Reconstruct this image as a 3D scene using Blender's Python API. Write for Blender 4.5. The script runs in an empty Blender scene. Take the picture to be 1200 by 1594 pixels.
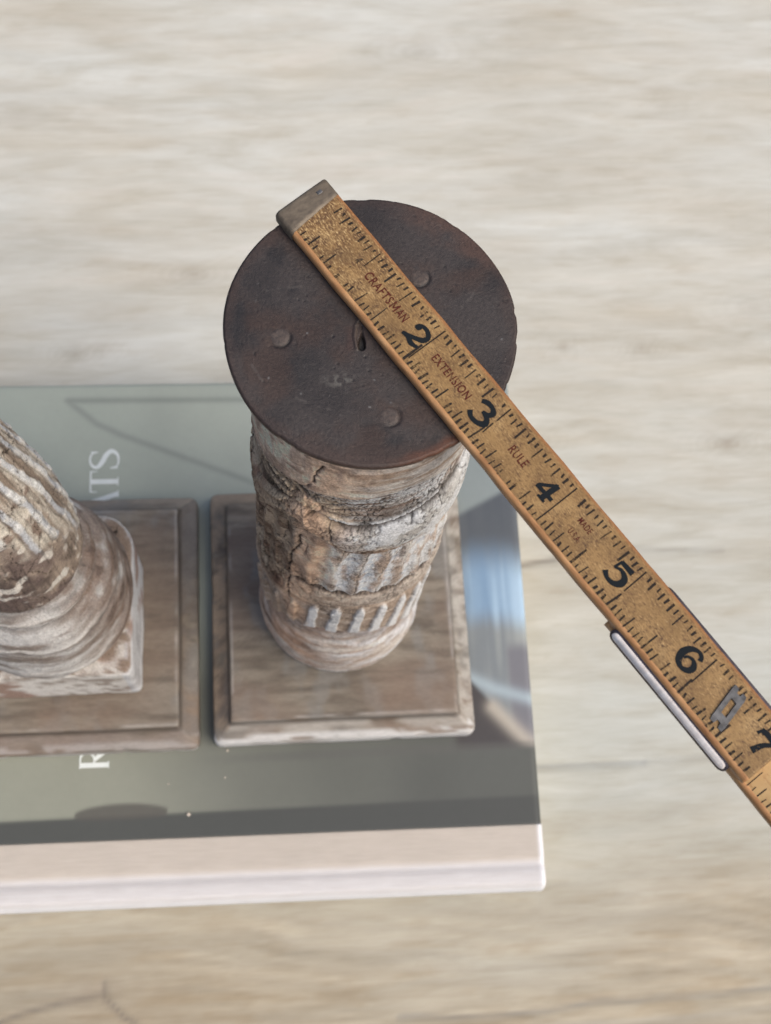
import bpy, bmesh, math, random
import numpy as np
from mathutils import Matrix, Vector

IN = 0.0254                 # everything is measured in inches, then scaled to metres
Z0 = 1.10                   # top of the book above the table, in inches
sc = bpy.context.scene
COL = sc.collection
R = math.radians

# ------------------------------------------------------------------ camera
cam = bpy.data.objects.new("camera", bpy.data.cameras.new("camera"))
COL.objects.link(cam); sc.camera = cam
cam.data.sensor_fit = 'VERTICAL'; cam.data.sensor_height = 36.0
cam.data.lens = 2075.97 / 1594 * 36.0
cam.data.clip_start = 0.02; cam.data.clip_end = 50
rot = (Matrix.Rotation(-0.0551, 3, 'Z') @ Matrix.Rotation(-0.0634, 3, 'Y') @ Matrix.Rotation(0.312, 3, 'X'))
cam.matrix_world = Matrix.Translation(Vector((-0.9161, -5.6255, 23.417 + Z0)) * IN) @ rot.to_4x4()
cam.data.dof.use_dof = True
cam.data.dof.focus_distance = 14.2 * IN
cam.data.dof.aperture_fstop = 23.0
cam.data.dof.aperture_blades = 0

# ------------------------------------------------------------------ sky, sun, exposure
SUN_EL, SUN_AZ = R(53), R(124)          # azimuth clockwise from +y (far side of the table)
w = bpy.data.worlds.new("World"); sc.world = w; w.use_nodes = True
nt = w.node_tree
sky = nt.nodes.new('ShaderNodeTexSky'); sky.sky_type = 'NISHITA'; sky.sun_disc = False
sky.sun_elevation = SUN_EL; sky.sun_rotation = SUN_AZ
sky.air_density = 1.0; sky.dust_density = 5.0; sky.ozone_density = 0.6
bg = nt.nodes['Background']; bg.inputs['Strength'].default_value = 0.125
nt.links.new(sky.outputs[0], bg.inputs[0])
sl = bpy.data.lights.new("sun", 'SUN'); sl.energy = 1.5; sl.angle = R(40); sl.color = (1, 0.965, 0.85)
sun = bpy.data.objects.new("sun", sl); COL.objects.link(sun)
sd = Vector((math.sin(SUN_AZ) * math.cos(SUN_EL), math.cos(SUN_AZ) * math.cos(SUN_EL), math.sin(SUN_EL)))
sun.rotation_euler = sd.to_track_quat('Z', 'Y').to_euler()
sc.view_settings.view_transform = 'Standard'; sc.view_settings.look = 'None'
sc.view_settings.exposure = 0.36; sc.view_settings.gamma = 1.0

# ------------------------------------------------------------------ numpy noise
def _h(ix, iy, iz, s):
    n = (ix * 374761393 + iy * 668265263 + iz * 2147483647 + s * 1274126177) & 0xffffffff
    n = ((n ^ (n >> 13)) * 1274126177) & 0xffffffff
    n = ((n ^ (n >> 16)) * 2246822519) & 0xffffffff
    return ((n ^ (n >> 15)) & 0xffffff) / float(0xffffff)
def vnoise(p, s=0):
    i = np.floor(p).astype(np.int64); f = p - i; f = f * f * (3 - 2 * f)
    out = 0
    for dx in (0, 1):
        for dy in (0, 1):
            for dz in (0, 1):
                wgt = (f[:, 0] if dx else 1 - f[:, 0]) * (f[:, 1] if dy else 1 - f[:, 1]) * (f[:, 2] if dz else 1 - f[:, 2])
                out = out + wgt * _h(i[:, 0] + dx, i[:, 1] + dy, i[:, 2] + dz, s)
    return out
def fbm(p, o=4, s=0):
    a, t, r = 0.5, 0, 0
    for k in range(o):
        r = r + a * vnoise(p * 2 ** k + 17.3 * k, s + k); t += a; a *= 0.5
    return r / t
def worley(p, s=0):
    """F1, F2 and a random value of the nearest cell"""
    i = np.floor(p).astype(np.int64)
    f1 = np.full(len(p), 9.0); f2 = f1.copy(); idv = np.zeros(len(p))
    for dx in (-1, 0, 1):
        for dy in (-1, 0, 1):
            for dz in (-1, 0, 1):
                c = i + np.array([dx, dy, dz])
                q = c + np.stack([_h(c[:, 0], c[:, 1], c[:, 2], s + k) for k in (1, 2, 3)], 1)
                d = np.sqrt(((p - q) ** 2).sum(1))
                m = d < f1
                f2 = np.where(m, f1, np.minimum(f2, d))
                idv = np.where(m, _h(c[:, 0], c[:, 1], c[:, 2], s + 9), idv)
                f1 = np.where(m, d, f1)
    return f1, f2, idv
def ss(a, b, x):
    t = np.clip((x - a) / (b - a), 0, 1); return t * t * (3 - 2 * t)
def L(r, g, b):
    c = np.array([r, g, b]) / 255.0
    return np.where(c <= 0.04045, c / 12.92, ((c + 0.055) / 1.055) ** 2.4)
def mix(a, b, m):
    m = np.asarray(m)
    return a + (b - a) * (m[:, None] if m.ndim else m)
def segdist(X, Y, pts):
    d = np.full(len(X), 1e9)
    for (x0, y0), (x1, y1) in zip(pts[:-1], pts[1:]):
        vx, vy = x1 - x0, y1 - y0
        t = np.clip(((X - x0) * vx + (Y - y0) * vy) / (vx * vx + vy * vy + 1e-12), 0, 1)
        d = np.minimum(d, np.hypot(X - x0 - t * vx, Y - y0 - t * vy))
    return d

# ------------------------------------------------------------------ object helpers
def link(name, me, mat=None, parent=None):
    o = bpy.data.objects.new(name, me); COL.objects.link(o)
    if mat: me.materials.append(mat)
    if parent is not None: o.parent = parent
    return o
def tag(o, label=None, cat=None, group=None, kind=None):
    if label: o['label'] = label
    if cat: o['category'] = cat
    if group: o['group'] = group
    if kind: o['kind'] = kind
    return o
def empty(name, loc=(0, 0, 0), rz=0.0):
    o = bpy.data.objects.new(name, None); COL.objects.link(o)
    o.empty_display_size = 0.01
    o.location = Vector(loc) * IN; o.rotation_euler = (0, 0, rz); return o
def npmesh(name, V, F, col=None, smooth=True):
    """V inches (n,3); F (m,4) or (m,3) ints"""
    me = bpy.data.meshes.new(name)
    V = np.asarray(V, dtype=np.float32) * IN; F = np.asarray(F, dtype=np.int32)
    k = F.shape[1]
    me.vertices.add(len(V)); me.vertices.foreach_set('co', V.ravel())
    me.loops.add(F.size); me.loops.foreach_set('vertex_index', F.ravel())
    me.polygons.add(len(F))
    me.polygons.foreach_set('loop_start', np.arange(0, F.size, k, dtype=np.int32))
    me.polygons.foreach_set('use_smooth', np.full(len(F), smooth))
    if col is not None:
        a = me.color_attributes.new('Col', 'FLOAT_COLOR', 'POINT')
        c = np.ones((len(V), 4), dtype=np.float32); c[:, :3] = np.clip(col, 0, 1)
        a.data.foreach_set('color', c.ravel())
    me.update(calc_edges=True); me.validate()
    return me
def gridfaces(nu, nv, wrap_u=False):
    """verts indexed u*nv+v"""
    U = nu if wrap_u else nu - 1
    a, b = np.meshgrid(np.arange(U), np.arange(nv - 1), indexing='ij')
    a2 = (a + 1) % nu
    return np.stack([a * nv + b, a2 * nv + b, a2 * nv + b + 1, a * nv + b + 1], -1).reshape(-1, 4)
def bm_obj(name, bm, mat, parent=None, smooth=False):
    me = bpy.data.meshes.new(name)
    bmesh.ops.recalc_face_normals(bm, faces=bm.faces[:])
    for f in bm.faces: f.smooth = smooth
    bm.to_mesh(me); bm.free()
    me.transform(Matrix.Scale(IN, 4))
    return link(name, me, mat, parent)
def bm_box(bm, x0, x1, y0, y1, z0, z1, bev=0.0, seg=2):
    r = bmesh.ops.create_cube(bm, size=1.0)
    vs = r['verts']
    for v in vs:
        v.co = Vector(((x0 + x1) / 2 + v.co.x * (x1 - x0), (y0 + y1) / 2 + v.co.y * (y1 - y0), (z0 + z1) / 2 + v.co.z * (z1 - z0)))
    if bev:
        es = list({e for v in vs for e in v.link_edges})
        bmesh.ops.bevel(bm, geom=es, offset=bev, segments=seg, affect='EDGES', profile=0.5)

# ------------------------------------------------------------------ materials
class N:
    def __init__(s, name):
        s.m = bpy.data.materials.new(name); s.m.use_nodes = True
        s.t = s.m.node_tree; s.b = s.t.nodes['Principled BSDF']
    def n(s, kind, **kw):
        x = s.t.nodes.new(kind)
        for k, v in kw.items():
            if k.startswith('i_'): x.inputs[k[2:].replace('_', ' ')].default_value = v
            else: setattr(x, k, v)
        return x
    def l(s, a, b): s.t.links.new(a, b)
    def coord(s, scale=(1, 1, 1), which='Object', rot=(0, 0, 0)):
        tc = s.n('ShaderNodeTexCoord'); mp = s.n('ShaderNodeMapping')
        mp.inputs['Scale'].default_value = scale; mp.inputs['Rotation'].default_value = rot
        s.l(tc.outputs[which], mp.inputs['Vector']); return mp.outputs[0]
    def noise(s, vec, scale, detail=4, rough=0.6, dist=0.0):
        x = s.n('ShaderNodeTexNoise'); x.inputs['Scale'].default_value = scale
        x.inputs['Detail'].default_value = detail; x.inputs['Roughness'].default_value = rough
        x.inputs['Distortion'].default_value = dist
        s.l(vec, x.inputs['Vector']); return x.outputs['Fac']
    def ramp(s, fac, stops):
        x = s.n('ShaderNodeValToRGB'); e = x.color_ramp.elements
        while len(e) < len(stops): e.new(0.5)
        for k, (p, c) in enumerate(stops):
            e[k].position = p; e[k].color = (*c, 1) if len(c) == 3 else c
        s.l(fac, x.inputs['Fac']); return x.outputs['Color']
    def mixc(s, a, b, fac, mode='MIX'):
        x = s.n('ShaderNodeMix', data_type='RGBA', blend_type=mode)
        for v, k in ((a, 6), (b, 7)):
            if isinstance(v, (tuple, list, np.ndarray)): x.inputs[k].default_value = (*[float(q) for q in v], 1)
            else: s.l(v, x.inputs[k])
        if isinstance(fac, (int, float)): x.inputs[0].default_value = fac
        else: s.l(fac, x.inputs[0])
        return x.outputs[2]
    def math(s, op, a, b=0.0, clamp=False):
        x = s.n('ShaderNodeMath', operation=op, use_clamp=clamp)
        for v, k in ((a, 0), (b, 1)):
            if isinstance(v, (int, float)): x.inputs[k].default_value = v
            else: s.l(v, x.inputs[k])
        return x.outputs[0]
    def maprange(s, v, a, b, c=0.0, d=1.0):
        x = s.n('ShaderNodeMapRange'); x.clamp = True
        for k, q in enumerate((a, b, c, d)): x.inputs[k + 1].default_value = q
        s.l(v, x.inputs[0]); return x.outputs[0]
    def bump(s, h, strength=0.3, dist=0.0005):
        x = s.n('ShaderNodeBump'); x.inputs['Strength'].default_value = strength; x.inputs['Distance'].default_value = dist
        s.l(h, x.inputs['Height']); s.l(x.outputs[0], s.b.inputs['Normal'])
    def color(s, c):
        if isinstance(c, (tuple, list, np.ndarray)): s.b.inputs['Base Color'].default_value = (*[float(q) for q in c], 1)
        else: s.l(c, s.b.inputs['Base Color'])
    def set(s, rough=None, metal=None, spec=None):
        if rough is not None: s.b.inputs['Roughness'].default_value = rough
        if metal is not None: s.b.inputs['Metallic'].default_value = metal
        if spec is not None: s.b.inputs['Specular IOR Level'].default_value = spec
    def attr(s, name='Col'):
        return s.n('ShaderNodeAttribute', attribute_name=name).outputs['Color']

def mat_attr(name, rough, fine_scale, fine_amt, bump, spec=0.3, stretch=(1, 1, 1), bdist=0.0004):
    m = N(name); v = m.coord(stretch)
    f = m.noise(v, fine_scale, 5, 0.65)
    g = m.ramp(f, [(0.25, (1 - fine_amt,) * 3), (0.75, (1 + 0 * fine_amt,) * 3)])
    m.color(m.mixc(m.attr(), g, 1.0, 'MULTIPLY'))
    m.bump(f, bump, bdist); m.set(rough, 0, spec)
    return m.m

M_COL = mat_attr('weathered_carved_wood', 0.8, 1500, 0.62, 0.9, 0.15)
M_BASE = mat_attr('worn_plinth_wood', 0.6, 900, 0.25, 0.25, 0.35, (0.35, 1, 1))
M_COVER = mat_attr('printed_cover', 0.5, 300, 0.05, 0.02, 0.3)
M_DISC = mat_attr('rusted_iron_plate', 0.55, 1300, 0.55, 0.5, 0.45)

# table wood: long grain along x, painted pale
m = N('pale_limed_wood')
gx = m.coord((4.6, 22, 1)); gf = m.coord((14, 150, 1)); gl = m.coord((1.6, 5.5, 1))
big = m.noise(gl, 2.4, 3, 0.5, 0.6); mid = m.noise(gx, 3.0, 5, 0.6, 0.9); fine = m.noise(gf, 3.5, 4, 0.7, 0.3)
c = m.ramp(mid, [(0.25, tuple(L(184, 180, 171))), (0.47, tuple(L(194, 192, 186))), (0.72, tuple(L(204, 203, 199)))])
c2 = m.ramp(big, [(0.35, tuple(L(242, 236, 226))), (0.6, tuple(L(252, 252, 250)))])
c = m.mixc(c, c2, 0.8, 'MULTIPLY')
c = m.mixc(c, m.ramp(fine, [(0.3, (0.86, 0.84, 0.81)), (0.58, (1, 1, 1))]), 0.55, 'MULTIPLY')
c = m.mixc(c, m.attr(), 1.0, 'MULTIPLY')
m.color(c); m.set(0.5, 0, 0.35); m.bump(fine, 0.12, 0.0003)
M_TABLE = m.m

# ruler paint: ochre, speckled with wear, denser near the tip (object x runs along the stick)
m = N('worn_ochre_ruler_paint')
v = m.coord((1, 1, 1)); vs = m.coord((0.55, 1.4, 1), rot=(0, 0, R(18)))
sp = m.noise(vs, 1700, 4, 0.75, 0.2); sp2 = m.noise(v, 260, 4, 0.6); tone = m.noise(v, 110, 3, 0.5)
sx = m.n('ShaderNodeSeparateXYZ'); tc = m.n('ShaderNodeTexCoord'); m.l(tc.outputs['Object'], sx.inputs[0])
wear = m.maprange(sx.outputs[0], 0.3 * IN, 1.9 * IN, 0.07, 0.0)
s1 = m.math('ADD', sp, m.math('MULTIPLY', m.math('SUBTRACT', sp2, 0.5), 0.34))
s1 = m.math('SUBTRACT', s1, wear)
base = m.ramp(tone, [(0.3, tuple(L(124, 97, 61))), (0.55, tuple(L(146, 116, 75))), (0.75, tuple(L(164, 135, 92)))])
brown = m.ramp(sp2, [(0.3, tuple(L(78, 56, 40))), (0.7, tuple(L(112, 82, 54)))])
c = m.mixc(brown, base, m.maprange(s1, 0.34, 0.54))
pale = m.maprange(m.math('ADD', sp, wear), 0.60, 0.74)
c = m.mixc(c, tuple(L(214, 186, 140)), m.math('MULTIPLY', pale, 0.7))
grime = m.noise(v, 75, 4, 0.6, 0.5)
c = m.mixc(c, tuple(L(96, 76, 54)), m.maprange(grime, 0.56, 0.80, 0, 0.6))
edge = m.math('ABSOLUTE', sx.outputs[1])
c = m.mixc(c, tuple(L(150, 100, 62)), m.maprange(edge, 0.262 * IN, 0.298 * IN, 0, 0.75))
m.color(c); m.set(0.55, 0, 0.3); m.bump(s1, 0.5, 0.00025)
M_RULER = m.m
m = N('cleaner_ochre_ruler_paint')
v = m.coord(); sp = m.noise(m.coord((0.3, 1.5, 1)), 1200, 3, 0.6); tone = m.noise(v, 150, 3, 0.5)
c = m.ramp(tone, [(0.3, tuple(L(156, 126, 82))), (0.7, tuple(L(176, 146, 100)))])
c = m.mixc(tuple(L(140, 102, 62)), c, m.maprange(sp, 0.30, 0.44))
m.color(c); m.set(0.45, 0, 0.35); m.bump(sp, 0.2, 0.0002); M_RULER2 = m.m
m = N('varnished_ruler_edge')
v = m.coord((0.25, 1, 1)); g = m.noise(v, 500, 4, 0.6)
m.color(m.ramp(g, [(0.25, tuple(L(140, 96, 62))), (0.5, tuple(L(182, 134, 90))), (0.8, tuple(L(212, 166, 118)))]))
m.set(0.4, 0, 0.4); m.bump(g, 0.15, 0.0002); M_REDGE = m.m

def ink(name, col, lo=0.36, hi=0.5, scale=900):
    m = N(name); v = m.coord(); f = m.noise(v, scale, 4, 0.65); g = m.noise(v, 170, 2, 0.5)
    f = m.math('ADD', f, m.math('MULTIPLY', m.math('SUBTRACT', g, 0.5), 0.5))
    tr = m.n('ShaderNodeBsdfTransparent'); mx = m.n('ShaderNodeMixShader')
    m.l(m.maprange(f, lo, hi), mx.inputs[0]); m.l(tr.outputs[0], mx.inputs[1]); m.l(m.b.outputs[0], mx.inputs[2])
    m.l(mx.outputs[0], m.t.nodes['Material Output'].inputs['Surface'])
    m.color(col); m.set(0.8, 0, 0.1); return m.m
M_INK = ink('black_numeral_ink', L(28, 32, 36), 0.20, 0.30)
M_TICK = ink('worn_tick_ink', L(46, 41, 38), 0.28, 0.50)
M_TICK2 = ink('crisp_tick_ink', L(40, 36, 34), 0.18, 0.28)
M_GHOST = ink('rubbed_off_ink', L(56, 52, 48), 0.50, 0.62, 500)
M_RED = ink('worn_red_lettering_ink', L(82, 40, 34), 0.28, 0.46, 1100)

def metal(name, a, b, rough, metallic, scale=400, stretch=(1, 1, 1), bump=0.2, spec=0.5):
    m = N(name); v = m.coord(stretch); f = m.noise(v, scale, 5, 0.65)
    m.color(m.ramp(f, [(0.3, tuple(a)), (0.7, tuple(b))])); m.set(rough, metallic, spec); m.bump(f, bump, 0.0002); return m.m
M_CAP = metal('tarnished_brass_cap', L(88, 78, 68), L(122, 110, 94), 0.55, 0.3, 520, (1.6, 0.8, 1), 0.3)
M_STEEL = metal('dull_steel_clip', L(62, 61, 62), L(104, 104, 106), 0.45, 0.35, 600)
M_PLATE = metal('bright_joint_steel', L(226, 214, 206), L(250, 242, 236), 0.5, 0.0, 700, (1, 0.2, 0.2), 0.3)
M_DARKST = metal('dark_steel_edge', L(58, 52, 58), L(92, 84, 90), 0.5, 0.5)
M_NAIL = metal('rusty_nail', L(52, 46, 45), L(82, 70, 64), 0.65, 0.0, 900, (1, 1, 1), 0.8)
M_PAPER = metal('page_edges', L(214, 206, 190), L(236, 230, 218), 0.85, 0, 300, (0.05, 0.05, 20), 0.2, 0.2)
M_TITLE = metal('white_title_print', L(204, 210, 208), L(218, 222, 220), 0.45, 0, 200, (1, 1, 1), 0.0, 0.3)
M_CRUMB = metal('plaster_crumb', L(168, 156, 142), L(206, 196, 184), 0.8, 0, 900)

# woven spine cloth
m = N('beige_spine_cloth')
v = m.coord()
wv1 = m.n('ShaderNodeTexWave', wave_type='BANDS', bands_direction='X'); wv1.inputs['Scale'].default_value = 420; wv1.inputs['Distortion'].default_value = 1.5
wv2 = m.n('ShaderNodeTexWave', wave_type='BANDS', bands_direction='Y'); wv2.inputs['Scale'].default_value = 420; wv2.inputs['Distortion'].default_value = 1.5
m.l(v, wv1.inputs[0]); m.l(v, wv2.inputs[0])
wv = m.math('MULTIPLY', m.math('ADD', wv1.outputs['Fac'], wv2.outputs['Fac']), 0.5)
sl_ = m.noise(m.coord((0.15, 2, 1)), 500, 4, 0.7)
c = m.mixc(m.attr(), m.ramp(wv, [(0.2, (0.86, 0.85, 0.84)), (0.8, (1, 1, 1))]), 1.0, 'MULTIPLY')
c = m.mixc(c, m.ramp(sl_, [(0.3, (0.9, 0.88, 0.87)), (0.7, (1, 1, 1))]), 1.0, 'MULTIPLY')
m.color(c); m.set(0.85, 0, 0.2); m.bump(wv, 0.4, 0.0003); M_CLOTH = m.m

# ------------------------------------------------------------------ table (the surface everything rests on)
def build_table():
    x0, x1, y0, y1, st = -16.0, 20.0, -14.0, 24.0, 0.075
    nx, ny = int((x1 - x0) / st) + 1, int((y1 - y0) / st) + 1
    X, Y = np.meshgrid(np.linspace(x0, x1, nx), np.linspace(y0, y1, ny), indexing='ij'); X = X.ravel(); Y = Y.ravel()
    P = np.stack([X, Y, 0 * X], 1)
    wob = (fbm(P * 0.9, 3, 5) - 0.5) * 0.12
    Z = np.zeros_like(X); col = np.ones((len(X), 3))
    # tone of the board: paler grey far part, darker and tan towards the front
    t0 = ss(8.0, -3.0, Y + (fbm(P * np.array([0.12, 0.4, 1]), 3, 12) - 0.5) * 6); col = col * (1 - t0[:, None] * np.array([0.15, 0.125, 0.125]))
    tn = ss(-2.0, -6.5, Y + (fbm(P * np.array([0.12, 0.5, 1]), 3, 11) - 0.5) * 5)
    col = mix(col, np.array([0.70, 0.615, 0.505]), tn)
    # growth rings like the cathedral grain of the board
    warp = (fbm(P * np.array([0.22, 0.35, 1]), 3, 31) - 0.5) * 3.2
    ring = fbm(np.stack([X * 0.18, (Y + warp) * 2.6, 0 * X], 1), 5, 41)
    col = col * np.array([0.950, 0.966, 0.968])
    col *= (1 + (ring - 0.5) * (0.12 + 0.26 * tn))[:, None]
    fl = fbm(np.stack([X * 0.75, (Y + warp * 0.55) * 9.0, 0 * X + 7], 1), 4, 43)
    col *= (1 + (fl - 0.5) * (0.10 + 0.40 * tn))[:, None]
    bl = fbm(P * np.array([0.5, 2.6, 1]), 4, 44); col = mix(col, col * np.array([0.93, 0.89, 0.85]), ss(0.52, 0.72, bl) * 0.4)
    pr_ = ss(0.60, 0.72, fbm(P * np.array([1.6, 11.0, 1]) + 4, 4, 48)); col = mix(col, col * np.array([0.88, 0.84, 0.79]), pr_ * 0.35)
    wl = fbm(P * np.array([0.4, 3.0, 1]) + 9, 4, 45); col = mix(col, col * 1.06, ss(0.52, 0.70, wl) * 0.5)
    streak = fbm(np.stack([X * 0.9, (Y + warp * 0.3) * 6.0, 0 * X + 3], 1), 4, 47)
    col = mix(col, col * np.array([0.86, 0.80, 0.72]), ss(0.54, 0.74, streak) * (0.22 + 0.5 * tn))
    def crack(pts, wd, dark, tint=(0.32, 0.30, 0.29)):
        nonlocal col, Z
        d = segdist(X, Y + wob, pts); k = np.exp(-(d / wd) ** 2) * dark
        col = mix(col, np.array(tint), k); Z -= 0.03 * k
    crack([(3.3, 1.05), (3.68, 1.07), (4.27, 1.12), (4.95, 1.23)], 0.055, 0.8)
    crack([(4.9, 1.23), (6.2, 1.30), (7.6, 1.18)], 0.05, 0.35)
    crack([(3.5, -2.80), (4.6, -2.83), (5.6, -2.80)], 0.055, 0.62, (0.50, 0.54, 0.58))
    crack([(5.6, -2.80), (7.5, -2.72), (9.5, -2.75)], 0.06, 0.25, (0.55, 0.57, 0.6))
    crack([(0.8, -6.98), (2.4, -7.02), (4.4, -6.93), (6.0, -6.90), (9.5, -6.7)], 0.05, 0.62, (0.40, 0.39, 0.38))
    crack([(2.6, -7.30), (5.5, -7.26), (9.5, -7.05)], 0.06, 0.4, (0.55, 0.53, 0.5))
    crack([(-7.6, -6.98), (-6.0, -6.66), (-5.0, -6.40), (-4.3, -6.28)], 0.045, 0.75, (0.34, 0.31, 0.29))
    crack([(-4.25, -6.12), (-4.22, -6.35), (-3.9, -6.66), (-3.3, -7.1)], 0.05, 0.75, (0.34, 0.31, 0.29))
    # knots: a dark heart inside bent rings
    for kx, ky, kr, kd in ((-4.45, -6.22, 0.40, 0.35), (-2.55, 7.4, 0.22, 0.34), (-4.9, 5.7, 0.18, 0.34), (-4.4, 5.75, 0.14, 0.18), (2.05, 7.1, 0.14, 0.45), (6.5, 5.5, 0.15, 0.3),
                           (4.9, 5.6, 0.13, 0.32), (4.0, 3.6, 0.2, 0.35), (8.0, 3.4, 0.2, 0.4), (9.0, 6.4, 0.3, 0.16), (-6.2, 11.2, 0.5, 0.14), (4.6, 13.1, 0.7, 0.10), (2.4, 12.7, 0.3, 0.25)):
        d = np.hypot((X - kx) * 0.75, (Y - ky) * 1.5)
        k = np.exp(-(d / kr) ** 2) * kd
        rg = np.exp(-(d / (kr * 3)) ** 2) * kd * 0.5 * (0.5 + 0.5 * np.sin(d / kr * 9))
        col = mix(col, np.array([0.48, 0.42, 0.36]), np.clip(k + rg, 0, 1))
    V = np.stack([X, Y, Z], 1)
    F = gridfaces(nx, ny)
    # skirt and underside
    ring_i = np.concatenate([np.arange(nx) * ny, (nx - 1) * ny + np.arange(1, ny), (np.arange(nx - 2, -1, -1)) * ny + ny - 1, np.arange(ny - 2, 0, -1)])
    lo = V[ring_i].copy(); lo[:, 2] = -1.2
    b = len(V); n = len(ring_i); nxt = (np.arange(n) + 1) % n
    S = np.stack([ring_i, b + np.arange(n), b + nxt, ring_i[nxt]], 1)
    V = np.concatenate([V, lo]); col = np.concatenate([col, col[ring_i]])
    me = npmesh('table_top', V, np.concatenate([F, S]), col)
    o = link('table_top', me, M_TABLE)
    return tag(o, 'pale limed wood surface with long grain, cracks and knots', None, None, 'structure')
build_table()

# ------------------------------------------------------------------ book
BTH = -0.0119
book = empty('book', (3.3598, -5.0106, 0), BTH)       # origin at its front right corner, on the table
tag(book, 'large hardcover book with olive grey cover and beige cloth spine lying under the two columns', 'book')
BW, BD = 13.0, 9.47      # along -x, along +y
YS = 1.10                # cloth strip width
def build_book():
    st = 0.04
    xs = np.arange(-BW, 0 + 1e-6, st); ys = np.linspace(YS, BD, int((BD - YS) / st))
    X, Y = np.meshgrid(xs, ys, indexing='ij'); X = X.ravel(); Y = Y.ravel()
    wx, wy = X + 3.36 + 0.0119 * Y, Y - 5.01 - 0.0119 * X      # position of the print on the table plan
    P = np.stack([wx, wy, 0 * wx], 1)
    base = mix(L(156, 162, 152)[None].repeat(len(X), 0), L(126, 134, 134), ss(-4.5, 2.0, wx + (fbm(P * 0.35, 3, 2) - 0.5) * 3))
    low = mix(L(138, 140, 128)[None].repeat(len(X), 0), L(84, 86, 83), ss(-5.8, 1.5, wx + (fbm(P * 0.5, 2, 8) - 0.5) * 2))
    c = mix(base, low, ss(0.5, -1.6, wy))
    c *= (0.94 + 0.12 * fbm(P * 1.3, 3, 4))[:, None]
    def soft(d, wd): return ss(wd, -wd, d)
    # rigging lines of the printed boat
    k = np.exp(-(segdist(wx, wy, [(-4.85, 4.24), (-1.68, 4.17), (2.5, 4.10)]) / 0.06) ** 2) * 0.42
    k = np.maximum(k, np.exp(-(segdist(wx, wy, [(-4.85, 4.24), (-4.31, 3.76), (-3.84, 3.52), (-2.77, 3.07), (-1.72, 2.63), (0.5, 1.6)]) / 0.06) ** 2) * 0.36)
    c = mix(c, L(84, 90, 88), k)
    # right part of the cover: dark area, blue band, grey below, pale strokes
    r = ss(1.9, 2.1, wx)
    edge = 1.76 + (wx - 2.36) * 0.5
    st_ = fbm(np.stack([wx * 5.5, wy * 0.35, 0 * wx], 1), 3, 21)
    dark_area = mix(L(72, 77, 84)[None].repeat(len(X), 0), L(94, 98, 102), st_)
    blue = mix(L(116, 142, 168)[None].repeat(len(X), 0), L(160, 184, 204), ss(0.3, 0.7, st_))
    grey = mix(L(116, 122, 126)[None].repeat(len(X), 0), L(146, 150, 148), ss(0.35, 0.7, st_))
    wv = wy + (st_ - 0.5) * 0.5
    h = mix(dark_area, blue, ss(1.35, 0.45, wv) * (1 - 0.5 * ss(2.55, 2.2, wx)))
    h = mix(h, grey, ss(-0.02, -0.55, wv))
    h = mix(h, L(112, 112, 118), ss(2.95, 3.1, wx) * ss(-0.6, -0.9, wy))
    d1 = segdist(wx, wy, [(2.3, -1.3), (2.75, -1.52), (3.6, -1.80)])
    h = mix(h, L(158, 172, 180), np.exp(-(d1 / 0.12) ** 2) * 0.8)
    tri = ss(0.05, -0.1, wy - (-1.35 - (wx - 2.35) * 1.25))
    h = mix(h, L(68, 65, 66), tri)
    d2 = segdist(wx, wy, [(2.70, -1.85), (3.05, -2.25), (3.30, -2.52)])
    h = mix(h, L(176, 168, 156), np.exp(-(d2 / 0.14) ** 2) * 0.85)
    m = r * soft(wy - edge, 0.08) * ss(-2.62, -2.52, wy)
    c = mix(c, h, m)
    # lower bands
    c = mix(c, L(88, 88, 86), ss(-2.9, -0.5, wx) * ss(-2.42, -2.52, wy) * ss(-2.66, -2.56, wy) * 0.55)
    c = mix(c, L(70, 72, 71), ss(-3.38, -3.46, wy) * 0.95)
    u = (wx + 3.81) / 0.78
    lens = ss(0.06, -0.02, np.abs(wy + 3.345 + 0.04 * u * u) - 0.10 * np.sqrt(np.clip(1 - u * u, 0, 1)) - 0.01) * (np.abs(u) < 1)
    c = mix(c, L(84, 82, 78), lens * 0.9)
    Z = np.full_like(X, Z0)
    Z -= 0.03 * ss(0.06, 0.0, -X) + 0.03 * ss(BD - 0.06, BD, Y)
    V = np.stack([X, Y, Z], 1); nx, ny = len(xs), len(ys)
    F = gridfaces(nx, ny)
    ri = np.concatenate([np.arange(nx) * ny, (nx - 1) * ny + np.arange(1, ny), (np.arange(nx - 2, -1, -1)) * ny + ny - 1, np.arange(ny - 2, 0, -1)])
    lo = V[ri].copy(); lo[:, 2] = Z0 - 0.12; b = len(V); n = len(ri); nxt = (np.arange(n) + 1) % n
    S = np.stack([ri, b + np.arange(n), b + nxt, ri[nxt]], 1)
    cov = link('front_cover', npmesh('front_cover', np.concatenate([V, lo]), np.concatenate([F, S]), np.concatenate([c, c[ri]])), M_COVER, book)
    # cloth spine: flat strip, hinge groove, round over the back and under
    prof = [(YS + 0.0, Z0 - 0.11), (YS + 0.0, Z0 + 0.006), (YS - 0.02, Z0 + 0.012)]
    for y in np.linspace(YS - 0.06, 0.30, 26):
        g = -0.045 * math.exp(-((y - 0.44) / 0.085) ** 2)
        prof.append((y, Z0 + 0.012 + g))
    for a in np.linspace(90, -90, 22):
        prof.append((0.16 - 0.16 * math.cos(R(a)) * 1.0, Z0 / 2 + (Z0 / 2 + 0.012) * math.sin(R(a)) if a > 0 else Z0 / 2 + (Z0 / 2 - 0.004) * math.sin(R(a))))
    prof.append((YS, 0.006)); prof.append((YS, 0.11))
    prof = np.array(prof); ex = np.concatenate([np.linspace(-BW, -0.12, 120), [-0.08, -0.05, -0.025, 0.0, 0.012]])
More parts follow.
